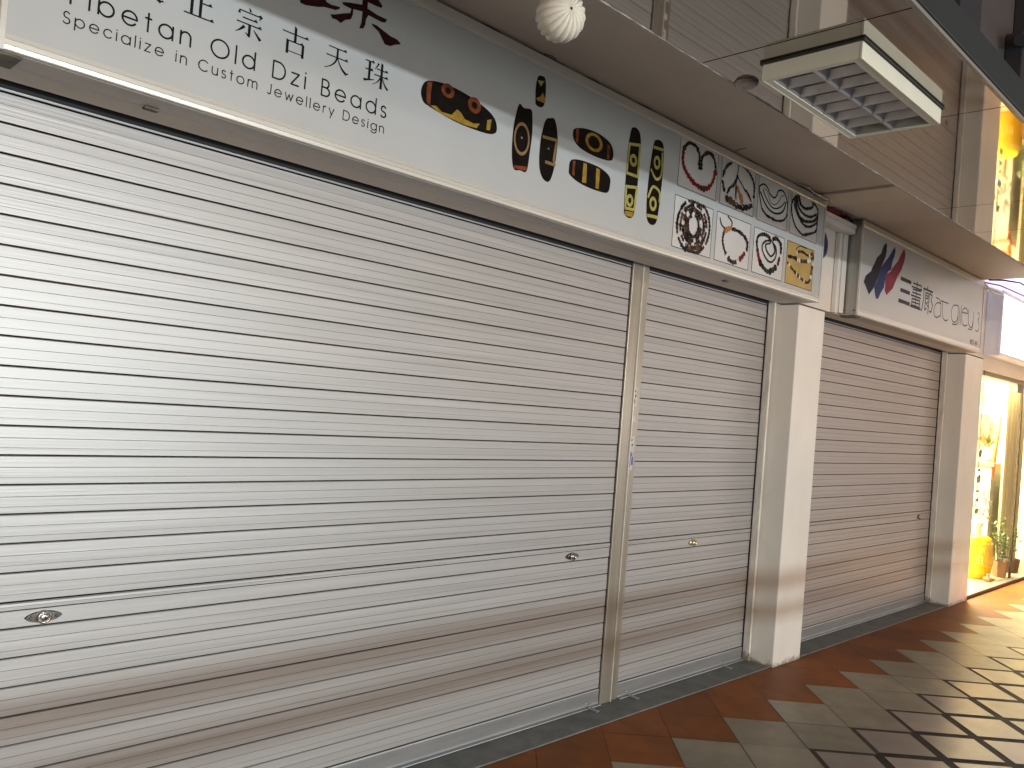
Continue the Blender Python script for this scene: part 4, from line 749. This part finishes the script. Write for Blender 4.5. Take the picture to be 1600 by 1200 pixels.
ct = thing('display_counter', 'grey display counter with a pink rim behind the yellow stool', 'counter', (7.6, .42, .0225))
m = MB(); m.box(7.28, 7.95, .30, .62, .0225, 1.145); m.build('cabinet', K['counter'], ct, bevel=.004)
m = MB(); m.box(7.25, 7.98, .27, .65, 1.1455, 1.19); m.build('top', K['pinkedge'], ct, bevel=.004)
def vase(name, label, x, y, z, petals, seed):
    t = thing(name, label, 'flowers', (x, y, z), 'white flowers in the lit shop')
    m = MB(); m.lathe([(0,0),(.05,0),(.062,.05),(.05,.11),(.03,.15),(.036,.17),(.028,.17),(.02,.15)], x, y, z, 18); m.build('vase', K['cab'], t)
    rnd = random.Random(seed); m, l, s = MB(), MB(), MB()
    for k in range(petals):
        a = rnd.uniform(0, 6.28); h = rnd.uniform(.1, .34); c = Vector((x+rnd.uniform(.02,.17)*math.cos(a), y+.12*math.sin(a), z+.16+h))
        s.tube([(x, y, z+.15), ((x+c.x)/2, (y+c.y)/2, z+.16+h*.7), c], .003, 5)
        for j in range(5):
            b = j*1.257+rnd.uniform(0,.4); d = Vector((math.cos(b), -.5+.4*math.sin(a), math.sin(b))).normalized(); sd = d.cross(Vector((0,1,0))).normalized()
            m.face([c, c+d*.025+sd*.018, c+d*.05, c+d*.025-sd*.018])
    for k in range(14):
        a = rnd.uniform(0, 6.28); c = Vector((x, y, z+.16)); d = Vector((math.cos(a), .5*math.sin(a), rnd.uniform(.3,1.3))).normalized(); sd = d.cross(Vector((0,0,1))).normalized(); q = rnd.uniform(.15,.3)
        l.face([c, c+d*q*.5+sd*.025, c+d*q, c+d*q*.5-sd*.025])
    s.build('stem', K['stem'], t); m.build('petals', K['petal'], t, fix=False); l.build('leaves', K['leaf'], t, fix=False)
vase('flower_vase', 'white flowers in a vase on top of the pink rimmed counter', 7.62, .45, 1.191, 10, 3)
st = thing('flower_stand', 'slim white stand with white flowers between stool and counter', 'flowers', (6.95, .30, .0225), 'white flowers in the lit shop')
m = MB(); m.lathe([(0,0),(.09,0),(.09,.02),(.05,.05),(.045,.45),(.07,.5),(.07,.52),(0,.52)], 6.95, .32, .0225, 20); m.build('stand', K['cab'], st)
m = MB(); rnd = random.Random(8)
for k in range(26):
    a = rnd.uniform(0, 6.28); c = Vector((6.95+rnd.uniform(0,.13)*math.cos(a), .32+rnd.uniform(0,.13)*math.sin(a), .55+rnd.uniform(0,.36)))
    for j in range(5):
        b = j*1.257+rnd.uniform(0,.6); d = Vector((math.cos(b), rnd.uniform(-.6,.2), math.sin(b))).normalized(); sd = d.cross(Vector((0,1,0))).normalized(); m.face([c, c+d*.025+sd*.02, c+d*.055, c+d*.025-sd*.02])
m.build('petals', K['petal'], st, fix=False)
m = MB(); rows = []
for k in range(41):
    x = 7.35+.65*k/40; y = .20+.028*math.sin(k*1.25)+.01*math.sin(k*.4); rows.append([(x+.02*math.sin(zz*2+k*.3), y, zz) for zz in (.05,.6,1.2,1.7,2.25)])
m.grid(rows, 0, True); m.build('curtain', K['curtain'], label='cream curtain hanging in folds behind the glass door edge', cat='curtain')
sh = thing('wall_cabinet', 'white wall cabinet with a lit underside at the back of the lit shop', 'cabinet', (8.2, 1.2, 1.35))
m = MB(); m.box(6.9, 9.3, .9, 1.69, 1.47, 1.78); m.build('box', K['cab'], sh, bevel=.004)
m = MB(); m.box(6.9, 9.3, .88, 1.69, 1.43, 1.468); m.build('shelf', K['wood'], sh)
m = MB(); m.tube([(6.6+.1*k, .75, 1.93+.12*math.exp(-((k-4)/3.)**2)+.0*k) for k in range(16)], .018, 8); m.build('wood_ornament', K['wood'], label='curved orange wooden ornament above the white wall cabinet', cat='ornament')
m = MB(); m.tube([(7.30, .30, 1.0), (7.38, .29, 1.5), (7.42, .285, 1.72)], .022, 8); m.build('bamboo_pole', K['wood'], label='slanting orange wooden pole standing by the counter', cat='pole')
wc = thing('hanging_charm', 'string of ring charms hanging beside the farther pillar', 'charm', (5.12, -.2, 1.0))
m = MB(); m.tube([(5.05, -.185, 2.07), (5.055, -.19, 1.3), (5.06, -.185, .75)], .003, 6); m.build('cord', K['cord'], wc)
for zz, rr in ((1.32,.034),(1.17,.014),(1.09,.040),(.98,.014),(.90,.02),(.80,.028)):
    m = MB(); m.lathe_y([(rr*.45,-.006),(rr,-.006),(rr,.006),(rr*.45,.006),(rr*.45,-.006)], 5.07, -.195, zz, 20); m.build('ring', K['frame_metal'], wc)
m = MB()
m.tube([(6.15, -.03, .03), (6.25, -.05, .032), (6.4, -.03, .031)], .008, 6); m.lathe([(0,0),(.03,0),(.045,.02),(.04,.04),(.012,.05),(.02,.065),(0,.08)], 6.18, -.03, .0225, 16)
m.build('ornament', K['pot_brown'], label='little clay ornament on the shop floor in front of the yellow stool', cat='ornament')
area('sign_top_glow', (6.5, -.32, 2.79), (6.5, -.36, 3.5), 3.4, .06, 10, (.62, .62, 1.0))
area('shop_lamp', (6.6, .85, 2.56), (6.6, .75, 0), 2.6, .7, 720, (1.0, .86, .56))
area('shop_spot', (7.9, 1.1, 1.41), (7.9, .9, .5), 2.0, .4, 220, (1.0, .87, .58))

# ------------------------------------------------------------------ kerbside railing across the walkway
rl = thing('railing', 'double bar railing along the kerb of the walkway', 'railing', (-1, -3.3, 0))
m = MB(); m.box(-8, 11, -3.32, -3.28, 1.095, 1.158); m.build('top_bar', K['darkcol'], rl, bevel=.006)
m = MB(); m.box(-8, 11, -3.32, -3.28, 1.0, 1.052); m.build('lower_bar', K['darkcol'], rl, bevel=.006)
